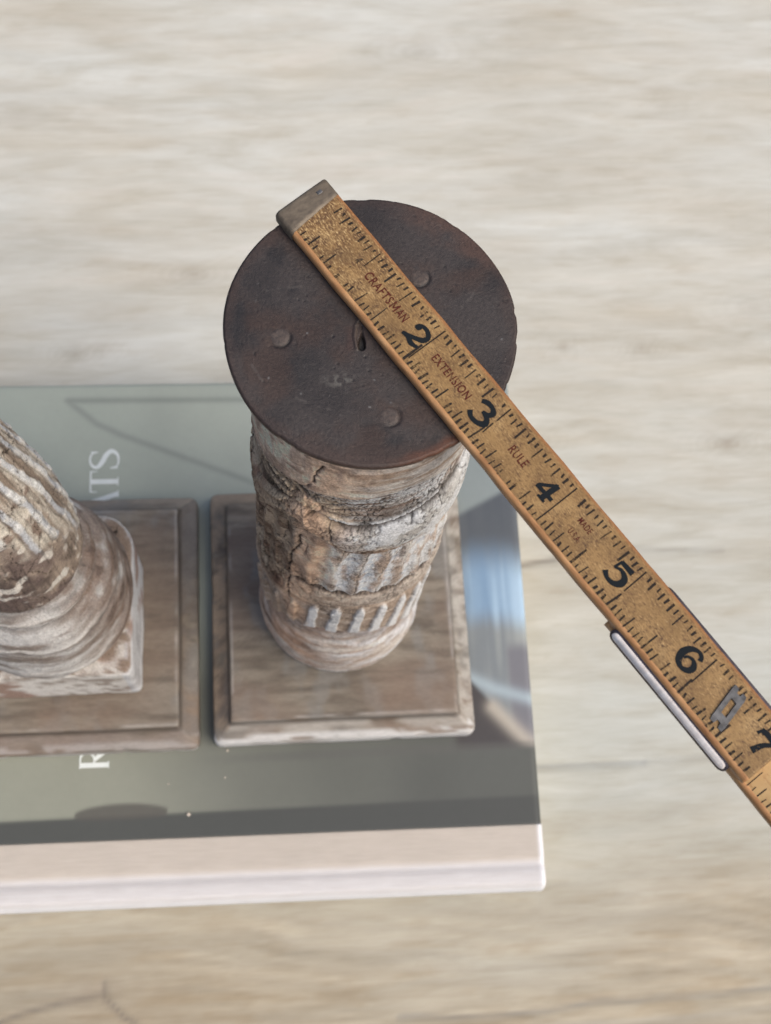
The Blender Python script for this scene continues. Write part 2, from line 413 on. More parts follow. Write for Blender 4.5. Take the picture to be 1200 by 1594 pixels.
    nx, npf = len(ex), len(prof)
    X = np.repeat(ex, npf); Y = np.tile(prof[:, 0], nx); Z = np.tile(prof[:, 1], nx)
    Z = Z - np.where(Z > Z0 * 0.6, 0.05, 0) * ss(-0.06, 0.012, X) ** 2
    P = np.stack([X, Y, Z], 1)
    cc = mix(L(194, 186, 177)[None].repeat(len(X), 0), L(210, 208, 209), ss(0.56, 0.44, Y))
    cc = mix(cc, L(232, 233, 238), ss(-0.10, -0.05, X) * 0.9)  # highlight of the rounded end edge painted pale into the cloth
    cc = mix(cc, L(236, 238, 242), ss(0.10, 0.03, Y) * 0.9)  # highlight along the spine shoulder, painted in as well
    cc *= (0.95 + 0.1 * fbm(P * 3, 3, 3))[:, None]
    link('cloth_spine', npmesh('cloth_spine', P, gridfaces(nx, npf), cc), M_CLOTH, book)
    bm = bmesh.new(); bm_box(bm, -BW + 0.12, -0.12, 0.25, BD - 0.12, 0.13, Z0 - 0.125)
    bm_obj('page_block', bm, M_PAPER, book)
    bm = bmesh.new(); bm_box(bm, -BW, 0, YS + 0.01, BD, 0.004, 0.125, 0.02)
    m = N('back_cover_board'); m.color(L(96, 98, 94)); m.set(0.5); bm_obj('back_cover', bm, m.m, book)
    return cov
cover = build_book()

def ribbon(bm, pts, wid, z, closed=False, sub=7):
    """flat stroke of varying width along a smooth line"""
    P = [Vector(p) for p in pts]; n = len(P); out = []; W = []
    if n == 2: out = P; W = list(wid)
    else:
        for i in range(n - 1):
            p0, p1, p2, p3 = P[max(i - 1, 0)], P[i], P[i + 1], P[min(i + 2, n - 1)]
            for k in range(sub):
                t = k / sub
                out.append(0.5 * ((2 * p1) + (p2 - p0) * t + (2 * p0 - 5 * p1 + 4 * p2 - p3) * t * t + (-p0 + 3 * p1 - 3 * p2 + p3) * t ** 3))
                W.append(wid[i] + (wid[i + 1] - wid[i]) * t)
        out.append(P[-1]); W.append(wid[-1])
    prev = None
    for i, p in enumerate(out):
        d = (out[min(i + 1, len(out) - 1)] - out[max(i - 1, 0)]).normalized(); nr = Vector((-d.y, d.x))
        a = bm.verts.new((*(p + nr * W[i]), z)); b = bm.verts.new((*(p - nr * W[i]), z))
        if prev: bm.faces.new((prev[0], prev[1], b, a))
        prev = (a, b)

def title_letter(ch, gx, gy, hgt, wid):
    """serif capital on the cover; reading direction +y, tops to -x; gx = baseline x, gy = start y (table plan)"""
    S = {'S': [([(0.80, 0.78), (0.72, 0.94), (0.45, 1.0), (0.2, 0.9), (0.17, 0.72), (0.4, 0.56), (0.66, 0.44), (0.84, 0.25), (0.7, 0.05), (0.42, 0.0), (0.2, 0.06), (0.12, 0.24)], [.03, .03, .03, .05, .07, .09, .09, .08, .05, .03, .03, .03]),
               ([(0.80, 0.72), (0.80, 0.98)], [.02, .02]), ([(0.12, 0.28), (0.12, 0.02)], [.02, .02])],
         'T': [([(0.5, 0.0), (0.5, 0.97)], [.09, .09]), ([(0.02, 0.97), (0.98, 0.97)], [.03, .03]), ([(0.04, 0.98), (0.02, 0.74)], [.03, .012]), ([(0.96, 0.98), (0.98, 0.74)], [.03, .012]), ([(0.3, 0.015), (0.7, 0.015)], [.018, .018])],
         'A': [([(0.12, 0.0), (0.48, 1.0)], [.03, .03]), ([(0.88, 0.0), (0.5, 1.0)], [.085, .085]), ([(0.24, 0.33), (0.76, 0.33)], [.025, .025]), ([(0.0, 0.015), (0.26, 0.015)], [.018, .018]), ([(0.72, 0.015), (1.02, 0.015)], [.018, .018])],
         'R': [([(0.2, 0.0), (0.2, 1.0)], [.085, .085]), ([(0.05, 0.985), (0.3, 0.985)], [.018, .018]), ([(0.05, 0.015), (0.36, 0.015)], [.018, .018]),
               ([(0.2, 0.97), (0.55, 0.97), (0.76, 0.86), (0.76, 0.64), (0.55, 0.52), (0.2, 0.5)], [.025, .03, .07, .07, .03, .025]), ([(0.45, 0.5), (0.95, 0.0)], [.07, .085])]}[ch]
    bm = bmesh.new()
    for k, (pts, wd) in enumerate(S):
        ribbon(bm, [(p[0] * wid, p[1] * hgt) for p in pts], [q * hgt for q in wd], 0.002 + 0.0004 * k)
    o = bm_obj('title_letter', bm, M_TITLE, cover)
    # place: local reading x -> +y of the book, local up -> -x
    lx, ly = gx - 3.36 - 0.0119 * gy, gy + 5.01 + 0.0119 * gx
    o.matrix_local = Matrix.Translation(Vector((lx, ly, Z0 + 0.002)) * IN) @ Matrix.Rotation(R(90), 4, 'Z')
    return o
title_letter('S', -3.96, 2.78, 0.52, 0.46)
title_letter('T', -3.96, 2.36, 0.52, 0.42)
title_letter('A', -3.96, 1.93, 0.52, 0.46)
title_letter('R', -4.09, -2.66, 0.50, 0.38)

# ------------------------------------------------------------------ candle holders
def plinth(name, parent, hx0, hx1, hy, seed, tint, left_bare, mark):
    """square moulded foot, built as rounded-square rings from bottom to centre of top"""
    rings = [(2.20, 0.0), (2.245, 0.02), (2.255, 0.10), (2.255, 0.26), (2.245, 0.335), (2.215, 0.37), (2.16, 0.39), (2.09, 0.44), (2.01, 0.50), (1.965, 0.545), (1.955, 0.60), (1.95, 0.66),
             (1.945, 0.69), (1.92, 0.705), (1.90, 0.71)]
    rings += [(h, 0.712) for h in np.linspace(1.86, 0.04, 44)]
    per = 76; T = []
    for k in range(4):
        t = np.linspace(-1, 1, per, endpoint=False)
        T.append(np.stack({0: (t, -np.ones(per)), 1: (np.ones(per), t), 2: (-t, np.ones(per)), 3: (-np.ones(per), -t)}[k], 1))
    T = np.concatenate(T)
    V = []
    for h, z in rings:
        rr = 0.13 if h > 2.1 else (0.05 if h > 1.9 else 0.0)
        Q = T * h
        if rr:
            c = np.clip(Q, -(h - rr), h - rr); d = Q - c; nrm = np.linalg.norm(d, axis=1)
            k = nrm > rr
            d[k] *= (rr / nrm[k])[:, None]; Q = c + d
        V.append(np.column_stack([Q, np.full(len(Q), z)]))
    n = len(T); nr = len(rings); V = np.concatenate(V)
    F = gridfaces(nr, n)  # u = ring, v = around
    wrapF = np.stack([np.arange(nr - 1) * n + n - 1, (np.arange(nr - 1) + 1) * n + n - 1, (np.arange(nr - 1) + 1) * n, np.arange(nr - 1) * n], 1)
    F = np.concatenate([F, wrapF])[:, ::-1]
    P = V.copy()
    nz = fbm(P * np.array([1.2, 1.2, 6]) + seed, 4, seed) - 0.5
    edge = (np.maximum(abs(V[:, 0]), abs(V[:, 1])) > 1.93)
    V[:, :2] += (np.sign(V[:, :2]) * 0.03 * nz[:, None]) * edge[:, None]
    V[:, 2] += 0.02 * nz * (V[:, 2] > 0.1)
    V[:, 2] += 0.06 * ss(0.10, 0.26, P[:, 2])
    chip = ss(0.62, 0.8, fbm(P * 2.2 + seed * 3, 3, seed + 5)) * edge
    V[:, :2] -= V[:, :2] * 0.012 * chip[:, None]
    # colour: grey brown wood, grain along x; whitewash on the front moulding, bare wood on one side
    g = fbm(P * np.array([1.1, 9, 6]) + seed, 4, seed + 1); big = fbm(P * 0.8 + seed, 3, seed + 2); bl = fbm(P * np.array([2.2, 1.1, 2]) + seed, 4, seed + 6)
    col = mix(L(118, 105, 92)[None].repeat(len(P), 0), L(150, 138, 123), ss(0.30, 0.68, g)); fg = fbm(P * np.array([1.6, 22, 10]) + seed, 3, seed + 8); col = mix(col, col * 0.74, ss(0.54, 0.70, fg) * 0.7)
    col = mix(col, np.array(tint), ss(0.46, 0.64, big) * 0.6)
    col = mix(col, L(138, 140, 142), ss(0.52, 0.66, bl) * 0.5)
    col = mix(col, L(92, 82, 74), ss(0.60, 0.80, fbm(P * np.array([1.4, 5, 4]) + 9 + seed, 4, seed + 3)) * 0.5); col = mix(col, L(150, 122, 102), ss(-0.9, -1.7, P[:, 1]) * ss(0.35, 0.6, big) * 0.5)
    mo = ((np.maximum(abs(P[:, 0]), abs(P[:, 1])) > 1.925) & (P[:, 2] < 0.70))
    front = mo & (-P[:, 1] > abs(P[:, 0]) - 0.02); right = mo & (P[:, 0] >= abs(P[:, 1])); lft = mo & (-P[:, 0] >= abs(P[:, 1])); back = mo & (P[:, 1] > abs(P[:, 0]))
    wash = ss(0.3, 0.62, fbm(P * np.array([1.4, 8, 9]) + seed * 7, 4, seed + 4))
    for msk, cc, am in mark(front, right, lft, back):
        col = np.where(msk[:, None], mix(col, np.array(cc), wash * am), col)
    low = mo & (P[:, 2] < 0.34) & (P[:, 1] < -2.1)
    col = np.where((low & (P[:, 2] < (0.34 if seed == 3 else 0.12)))[:, None], mix(col, L(226, 226, 230), 0.5 + 0.3 * wash), col)
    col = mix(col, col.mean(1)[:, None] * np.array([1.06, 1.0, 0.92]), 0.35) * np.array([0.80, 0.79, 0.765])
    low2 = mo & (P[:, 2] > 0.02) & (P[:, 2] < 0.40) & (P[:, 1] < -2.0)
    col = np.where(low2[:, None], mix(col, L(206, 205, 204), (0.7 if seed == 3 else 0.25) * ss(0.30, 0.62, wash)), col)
    col = np.where((mo & (P[:, 2] < 0.24) & (abs(P[:, 0]) > abs(P[:, 1])))[:, None], mix(col, L(52, 45, 40), 0.8), col)  # shade of the gap between the plinths painted onto the low side walls
    step = np.exp(-((np.maximum(abs(P[:, 0]), abs(P[:, 1])) - 1.955) / 0.02) ** 2)
    col = mix(col, L(62, 54, 48), step * 0.6); ed = np.exp(-((np.maximum(abs(P[:, 0]), abs(P[:, 1])) - 1.90) / 0.022) ** 2) * (P[:, 2] > 0.69); col = mix(col, L(190, 186, 182), ed * 0.35 * ss(0.40, 0.58, fbm(P * 2.4 + 5, 3, seed + 12)))
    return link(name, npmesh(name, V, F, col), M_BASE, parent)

def pl_interp(th, pts):
    p = np.array(pts); return np.interp(th, p[:, 0], p[:, 1])

def tone(c):
    l = c.mean(1); c = mix(c, l[:, None] * np.array([1.03, 1.0, 0.96]), 0.18)
    return c * (np.where(l < 0.05, 1.0, (0.05 + (l - 0.05) * 1.72) / np.maximum(l, 1e-4)))[:, None]

def fluted_column(parent):
    nth, nz = 620, 640
    th = np.linspace(-np.pi * 1.5, np.pi / 2, nth, endpoint=False); zz = np.linspace(0.76, 11.60, nz)
    TH, ZZ = np.meshgrid(th, zz, indexing='ij'); TH = TH.ravel(); Zc = ZZ.ravel(); D = np.degrees(TH)
    ct, sn = np.cos(TH), np.sin(TH)
    S = np.stack([1.28 * ct, 1.28 * sn, Zc], 1)
    n1 = fbm(S * 1.3, 4, 1); n2 = fbm(S * 4.0, 4, 2); n3 = fbm(S * 14, 3, 3)
    hg = fbm(S * np.array([1.2, 1.2, 12]), 4, 4)         # streaks round the column
    vg = fbm(S * np.array([9, 9, 1.0]), 4, 5)            # grain along the column
    wob = (n1 - 0.5) * 0.35
    zA = pl_interp(D, [(-200, 9.6), (-165, 9.75), (-139, 9.95), (-95, 10.09), (-70, 10.24), (-50, 10.18), (-35, 9.95), (0, 9.8), (60, 9.9)])
    zB = pl_interp(D, [(-200, 8.6), (-166, 8.5), (-140, 9.1), (-123, 9.3), (-105, 9.15), (-92, 9.05), (-62, 9.2), (-45, 9.28), (0, 9.2), (60, 9.0)])
    zC = pl_interp(D, [(-200, 7.4), (-176, 7.3), (-146, 8.4), (-127, 8.9), (-112, 8.6), (-98, 8.3), (-77, 8.16), (-57, 8.13), (-39, 7.94), (-20, 7.5), (60, 7.6)])
    zD = pl_interp(D, [(-200, 5.0), (-176, 5.1), (-143, 6.0), (-129, 6.3), (-118, 6.41), (-102, 6.43), (-70, 6.27), (-52, 6.23), (-32, 6.1), (0, 6.0), (60, 6.0)])
    zE = pl_interp(D, [(-200, 3.8), (-176, 4.0), (-138, 4.8), (-118, 5.25), (-101, 5.49), (-85, 5.48), (-68, 5.36), (-47, 5.17), (-20, 5.0), (60, 5.1)])
    zF = pl_interp(D, [(-200, 2.4), (-176, 2.4), (-146, 3.2), (-127, 3.7), (-108, 3.87), (-88, 3.81), (-67, 3.55), (-49, 3.1), (-30, 2.5), (-12, 2.05), (60, 2.4)])
    z = Zc + wob * 0.22
    left = ss(-118, -134, D + (n1 - 0.5) * 26); right = ss(-112, -78, D + (n1 - 0.5) * 30)
    tan, lite, brn, drk = L(194, 162, 136), L(216, 190, 166), L(142, 118, 102), L(40, 33, 30)
    gry, wht, red, blu = L(186, 184, 180), L(230, 232, 234), L(110, 64, 48), L(196, 212, 234)
    # cracks from cells; stretched cells along the carving
    wp = S + (np.stack([n2, n1, n3], 1) - 0.5) * 0.18
    f1, f2, cid = worley(wp * np.array([5.2, 5.2, 6.5]), 7); ck = ss(0.085, 0.015, f2 - f1)
    f1b, f2b, cidb = worley(wp * np.array([11, 11, 15]), 17); ckb = ss(0.12, 0.02, f2b - f1b)
    f1c, f2c, cidc = worley(wp * np.array([2.1, 2.1, 1.6]) + 5, 27); ckc = ss(0.035, 0.006, f2c - f1c)
    f1d, f2d, cidd = worley(wp * np.array([22, 22, 26]) + 9, 37); ckd = ss(0.16, 0.03, f2d - f1d)
    crk_on = ss(0.42, 0.58, fbm(S * 1.1 + 4, 3, 8))
    r = np.full_like(z, 1.27); col = mix(brn[None].repeat(len(z), 0), tan, ss(0.3, 0.7, n2)); h = np.zeros_like(z)
    # ---- neck
    k = ss(-0.03, 0.03, z - zA)
    rk = 1.245 + 0.015 * ss(9.9, 10.4, z)
    ck_n = mix(tan[None].repeat(len(z), 0), lite, ss(0.35, 0.65, n1)); ck_n = mix(ck_n, brn, ss(0.52, 0.70, n2) * 0.8)
    ck_n = mix(ck_n, L(140, 116, 104), ss(0.50, 0.66, vg) * 0.55)
    gr = mix(L(140, 122, 106)[None].repeat(len(z), 0), gry, ss(0.35, 0.65, hg)); ck_n = mix(ck_n, gr, right * 0.8)
    r = np.where(k > 0, r + (rk - r) * k, r); col = mix(col, ck_n, k)
    # ---- cove under the neck
    t = np.clip((z - zB) / (zA - zB), 0, 1); k = ss(-0.03, 0.03, z - zB) * ss(0.03, -0.03, z - zA)
    rk = 1.240 - 0.060 * np.sin(np.pi * t) + 0.01 * hg
    c2 = mix(brn[None].repeat(len(z), 0), gry, ss(0.35, 0.6, hg)); c2 = mix(c2, wht, ss(0.42, 0.62, n2 * 0.5 + hg * 0.5 + 0.12 * (t - 0.4)) * right)
    c2 = mix(c2, L(110, 104, 98), ss(0.35, 0.12, t) * right * 0.7)
    ckk = np.maximum(ckb * 0.95, ck * 0.8) * ss(0.25, 0.45, crk_on + 0.3 * right)
    c2 = mix(c2, drk, ckk * 0.9)
    r = r + (rk - r) * k; col = mix(col, c2, k); h -= 0.012 * ckk * k
    # ---- moulded band with a lip at its lower edge
    t = np.clip((z - zC) / (zB - zC), 0, 1); k = ss(-0.02, 0.02, z - zC) * ss(0.03, -0.03, z - zB)
    rk = 1.25 + (0.100 - 0.070 * left) * np.sin(np.pi * np.clip(1 - t, 0, 1) ** 0.7 * 0.86) + 0.012 * np.sin(t * 15 + 3 * n1) * left
    c3 = mix(L(150, 122, 98)[None].repeat(len(z), 0), lite, ss(0.4, 0.7, hg)); c3 = mix(c3, brn, ss(0.5, 0.7, n2) * 0.7)
    c3 = mix(c3, mix(gry[None].repeat(len(z), 0), wht, ss(0.4, 0.6, n2)), right * ss(0.25, 0.45, n1 * 0.6 + t * 0.4))
    c3 = mix(c3, L(150, 124, 100), right * ss(0.22, 0.06, t) * 0.9)
    ckk = np.maximum(ckb * 0.9 * ss(0.25, 0.5, crk_on), ckc * ss(-100, -80, D) * 1.0)
    c3 = mix(c3, drk, ckk * 0.8)
    r = r + (rk - r) * k; col = mix(col, c3, k); h -= 0.014 * ckk * k
    gB = np.exp(-((z - zB) / 0.045) ** 2) * ss(0.25, 0.5, n2 + 0.15)
    h -= 0.035 * gB; col = mix(col, drk, gB * 0.75)
    # ---- leaf band with slanting flutes
    t = np.clip((z - zD) / (zC - zD), 0, 1); k = ss(-0.02, 0.02, z - zD) * ss(0.015, -0.015, z - zC)
    ph = (D + 104 - 6.0 * t * t + (n1 - 0.5) * 10) / 13.2; fr = ph - np.floor(ph); fid = _h(np.floor(ph).astype(np.int64), np.zeros(len(ph), dtype=np.int64), np.zeros(len(ph), dtype=np.int64), 3)
    sc_ = np.sin(np.pi * fr)
    rk = 1.240 + 0.062 * (1 - t) + 0.008 - 0.038 * np.sin(np.pi * np.clip(fr * 1.15, 0, 1)) ** 1.2 + 0.010 * (fid - 0.5) + 0.014 * (vg - 0.5)
    c4 = mix(L(172, 150, 132)[None].repeat(len(z), 0), L(208, 196, 182), ss(0.35, 0.65, vg)); c4 = mix(c4, L(206, 202, 198), ss(-110, -92, D) * 0.65)
    c4 = mix(c4, brn, ss(0.52, 0.72, n2) * 0.55)
    pw = ss(0.02, 0.20, fr) * ss(0.80, 0.45, fr + (n2 - 0.5) * 0.9 + (fid - 0.5) * 0.3)
    c4 = mix(c4, mix(blu[None].repeat(len(z), 0), wht, ss(0.4, 0.6, n3)), np.clip(pw * ss(-112, -98, D) * ss(0.20, 0.36, n2 + 0.1 * fid), 0, 1) * 0.92)
    c4 = mix(c4, wht, ss(-60, -45, D) * 0.5 * ss(0.4, 0.55, n2))
    fl = ss(0.030, 0.0, np.minimum(fr, 1 - fr)) * ss(-106, -96, D) * ss(0.35, 0.6, n1 + fid * 0.3)
    c4 = mix(c4, L(172, 148, 128), ss(0.50, 0.62, fbm(S * np.array([12, 12, 3.5]) + 7, 4, 39)) * 0.75); c4 = mix(c4, drk, ckd * 0.35 * ss(0.45, 0.6, n2)); c4 = mix(c4, drk, fl * 0.9)
    r = r + (rk - r) * k; col = mix(col, c4, k); h -= 0.02 * fl * k
    lip = np.exp(-((z - (zC - 0.06)) / 0.05) ** 2); col = mix(col, L(84, 66, 56), lip * 0.5); h -= 0.035 * lip
    gD = ss(0.085, 0.05, np.abs(z - (zD - 0.05))) * ss(-136, -118, D)
    gt = 0.5 + 0.5 * np.sin(D * 6 + 20 * n3)
    h -= 0.035 * gD; col = mix(col, mix(L(78, 64, 56)[None].repeat(len(z), 0), L(112, 94, 80), gt), gD * 0.85)
    hi = np.exp(-((z - (zD + 0.06)) / 0.03) ** 2) * ss(-118, -105, D); col = mix(col, wht, hi * 0.65)
    # ---- plain roll
    t = np.clip((z - zE) / (zD - zE), 0, 1); k = ss(-0.03, 0.03, z - zE) * ss(0.02, -0.02, z - (zD - 0.1))
    rk = 1.272 + 0.046 * np.sin(np.pi * t)
    c5 = mix(L(160, 136, 116)[None].repeat(len(z), 0), L(196, 178, 158), ss(0.38, 0.62, n3 * 0.5 + n2 * 0.5)); c5 = mix(c5, brn, ss(0.5, 0.66, n2) * 0.5)
    c5 = mix(c5, gry, right * 0.35); ckk = ckc * 0.9; c5 = mix(c5, drk, ckk * 0.7)
    r = r + (rk - r) * k; col = mix(col, c5, k); h -= 0.012 * ckk * k
    gE = np.exp(-((z - zE) / 0.04) ** 2); h -= 0.015 * gE; col = mix(col, brn, gE * 0.5 * ss(0.4, 0.6, n2))
    # ---- short gouged flutes, whitewashed
    t = np.clip((z - zF) / (zE - zF), 0, 1); k = ss(-0.03, 0.03, z - zF) * ss(0.03, -0.03, z - zE)
    ph = (D + 113.5 + (n2 - 0.5) * 2.5 + 3.0 * (1 - t)) / 14.8; fr = ph - np.floor(ph + 0.5)
    wd = 0.20 + 0.05 * ss(0.5, 0.1, t) + 0.04 * (n2 - 0.5); tab = ss(0.035, -0.02, np.abs(fr) - wd) * ss(1.0, 0.90, t + fr * fr * 2.2) * ss(0.0, 0.1, t)
    rk = 1.238 + 0.040 * t ** 0.6 + 0.050 * tab
    c6 = mix(L(158, 138, 120)[None].repeat(len(z), 0), L(188, 172, 156), ss(0.4, 0.6, n2)); c6 = mix(c6, brn, ss(0.46, 0.62, n3 * 0.4 + n2 * 0.6) * 0.55)
    onr = ss(-124, -116, D)
    hatch = ss(0.55, 0.75, 0.5 + 0.5 * np.sin(z * 34 + 10 * n1 + fr * 4)) * ss(0.45, 0.62, n3)
    c6 = mix(c6, mix(L(222, 230, 240)[None].repeat(len(z), 0), wht, np.clip(fr + 0.5, 0, 1)), tab * onr * 0.95); c6 = mix(c6, L(120, 118, 122), tab * onr * hatch * 0.5)
    r = r + (rk - r) * k; col = mix(col, c6, k); h -= 0.012 * tab * hatch * k
    # ---- foot ring
    k = ss(0.03, -0.03, z - zF); t = np.clip((z - 0.76) / (zF - 0.76), 0, 1)
    rk = 1.225 + 0.118 * np.sin(np.pi * np.clip(t, 0, 1) ** 0.75) ** 0.8 - 0.02 * np.exp(-((t - 0.8) / 0.05) ** 2)
    c7 = mix(L(158, 138, 124)[None].repeat(len(z), 0), L(194, 186, 178), ss(0.35, 0.65, hg)); c7 = mix(c7, L(190, 192, 198), right * ss(0.4, 0.6, n2) * 0.7)
    c7 = mix(c7, L(104, 78, 66), ss(-108, -122, D) * np.exp(-((t - 0.62) / 0.05) ** 2) * 0.8)
    c7 = mix(c7, L(192, 152, 122), ss(0.4, 0.6, n1) * ss(-95, -125, D) * 0.6)
    c7 = mix(c7, L(110, 92, 84), ss(0.75, 0.95, t) * 0.5)
    c7 = mix(c7, L(236, 226, 216), ss(0.13, 0.06, t) * 0.9)
    r = r + (rk - r) * k; col = mix(col, c7, k)
    # ---- left flank: flaking grey patches over dark crackle, red brown spots, fans cut from the knot
    zone = left * ss(4.6, 5.4, z) * ss(0.05, -0.1, z - zA)
    pt = mix(L(126, 100, 80)[None].repeat(len(z), 0), L(176, 154, 128), ss(0.3, 0.75, cid * 0.6 + n2 * 0.4))
    pt = mix(pt, L(194, 176, 152), ss(0.72, 0.8, cidc) * 0.8)
    pt = mix(pt, red, ss(0.60, 0.72, fbm(S * np.array([2.2, 2.2, 1.3]) + 3, 3, 33)) * 0.75)
    cz = np.maximum(ck, ckb * ss(0.4, 0.6, n2)) * ss(0.2, 0.45, crk_on + 0.2); pt = mix(pt, drk, np.maximum(cz * 0.85, ckc * 0.9))
    col = mix(col, pt, zone * 0.92); h -= (0.016 * cz + 0.02 * ckc) * zone
    r += zone * 0.010 * (ss(0.7, 0.78, cidc) - 0.3)
    ax, az = (D + 122.3) * R(1) * 1.28, z - 9.42
    rad = np.hypot(ax, az); ang = np.arctan2(az, ax)
    fan = fbm(np.stack([ang * 5.5, rad * 0.6, 0 * ang + 2], 1), 4, 51)
    fz = np.maximum(ss(1.9, 0.5, rad) * ss(-0.1, 0.15, zA - z) * ss(-118, -126, D), ss(0.75, 0.3, rad) * ss(-0.05, 0.1, zA - z) * ss(-0.05, 0.1, z - zC) * ss(-124, -119, D))
    fc = mix(L(104, 84, 68)[None].repeat(len(z), 0), L(196, 172, 142), ss(0.32, 0.62, fan)); fk = ss(0.41, 0.36, fan)
    fc = mix(fc, drk, fk * 0.7); col = mix(col, fc, fz * 0.8); h += fz * (fan - 0.5) * 0.08
    # slanting scratches on the tan streak below the knot
    dst = segdist(ax, z, [(-0.02, 9.3), (0.11, 8.65), (0.16, 8.2), (0.06, 6.8), (-0.22, 4.9), (-0.1, 4.1)])
    stk = ss(0.32, 0.10, dst + (n2 - 0.5) * 0.22)
    sca = fbm(np.stack([(ax * 0.8 + z * 0.55) * 9, (z * 0.8 - ax * 0.5) * 1.2, 0 * z], 1), 3, 61)
    sc2 = mix(L(198, 158, 126)[None].repeat(len(z), 0), L(216, 182, 152), n2); sc2 = mix(sc2, L(146, 114, 92), ss(0.5, 0.68, sca) * 0.7)
    col = mix(col, sc2, stk * 0.85); h += stk * 0.02 * (sca - 0.5)
    kn = ss(0.17, 0.06, rad + (n3 - 0.5) * 0.1); col = mix(col, L(206, 166, 132), kn); h += kn * 0.03
    kd = np.exp(-((rad - 0.19) / 0.03) ** 2) * ss(0.4, 0.6, n3); col = mix(col, drk, kd * 0.7); h -= kd * 0.02
    # the long vertical crack, and a short one in the neck
    for pts, wd, dk in (([(-0.07, 8.2), (-0.07, 7.8), (-0.19, 7.2), (-0.17, 6.9), (-0.23, 6.65), (-0.20, 6.3), (-0.23, 5.8), (-0.21, 5.4), (-0.25, 4.85)], 0.028, 0.95),
                        ([(0.20, 10.95), (0.11, 10.55), (0.10, 10.3)], 0.026, 0.9), ([(0.07, 10.25), (0.03, 10.1), (-0.1, 9.95)], 0.016, 0.6),
                        ([(0.30, 9.2), (0.36, 8.75), (0.42, 8.5)], 0.018, 0.7), ([(0.05, 8.0), (0.0, 7.5)], 0.014, 0.5)):
        d = segdist(ax + (n3 - 0.5) * 0.07, z, pts); q = np.exp(-(d / (wd * 0.62)) ** 2); col = mix(col, L(38, 29, 26), q * dk); h -= 0.03 * q
    gD = ss(0.125, 0.085, np.abs(z - (zD - 0.06))) * ss(-138, -122, D)
    gt = ss(0.3, 0.7, 0.5 + 0.5 * np.sin(D * 2.4 + 14 * n3)); h -= 0.03 * gD
    col = mix(col, mix(L(58, 46, 40)[None].repeat(len(z), 0), L(122, 104, 90), gt * ss(0.3, 0.6, n3)), gD * 0.85)
    hB = np.exp(-((z - zB - 0.085) / 0.03) ** 2) * ss(-118, -108, D) * ss(0.35, 0.5, n2); col = mix(col, wht, hB * 0.7); h += 0.012 * hB
    row = np.exp(-((z - zB - 0.30 - 0.1 * (n1 - 0.5)) / 0.13) ** 2) * ss(-112, -104, D) * ss(-72, -84, D) * ckb; col = mix(col, L(40, 32, 28), row * 0.9)
    # all over: fine pores and grime
    allk = np.maximum(ckd * 0.55 * ss(0.42, 0.6, fbm(S * 1.7 + 21, 3, 40)), ckb * 0.7 * ss(0.48, 0.62, fbm(S * 1.4 + 31, 3, 41))) * ss(3.4, 4.2, z) * ss(0.1, -0.1, z - zA); col = mix(col, drk, allk * 0.8); h -= 0.008 * allk
    pg = fbm(S * np.array([7, 7, 9]), 5, 42); col = mix(col, col * np.array([0.64, 0.58, 0.54]), ss(0.54, 0.66, pg) * 0.5); col = mix(col, col * 1.14, ss(0.46, 0.34, pg) * 0.7)
    col = mix(col, col * 0.55, ss(0.56, 0.72, n3) * 0.45)
    col *= (0.88 + 0.26 * n3)[:, None]
    rr = r + h + (fbm(S * 0.75 + 50, 2, 55) - 0.5) * 0.07 * ss(11.2, 10.0, z) * ss(1.5, 4.0, z) + (n2 - 0.5) * 0.030 + (n3 - 0.5) * 0.016 + (vg - 0.5) * 0.014
    V = np.stack([rr * ct, rr * sn, Zc], 1)
    return link('column', npmesh('column', V, gridfaces(nth, nz, True), np.clip(tone(col), 0.003, 0.88)), M_COL, parent)

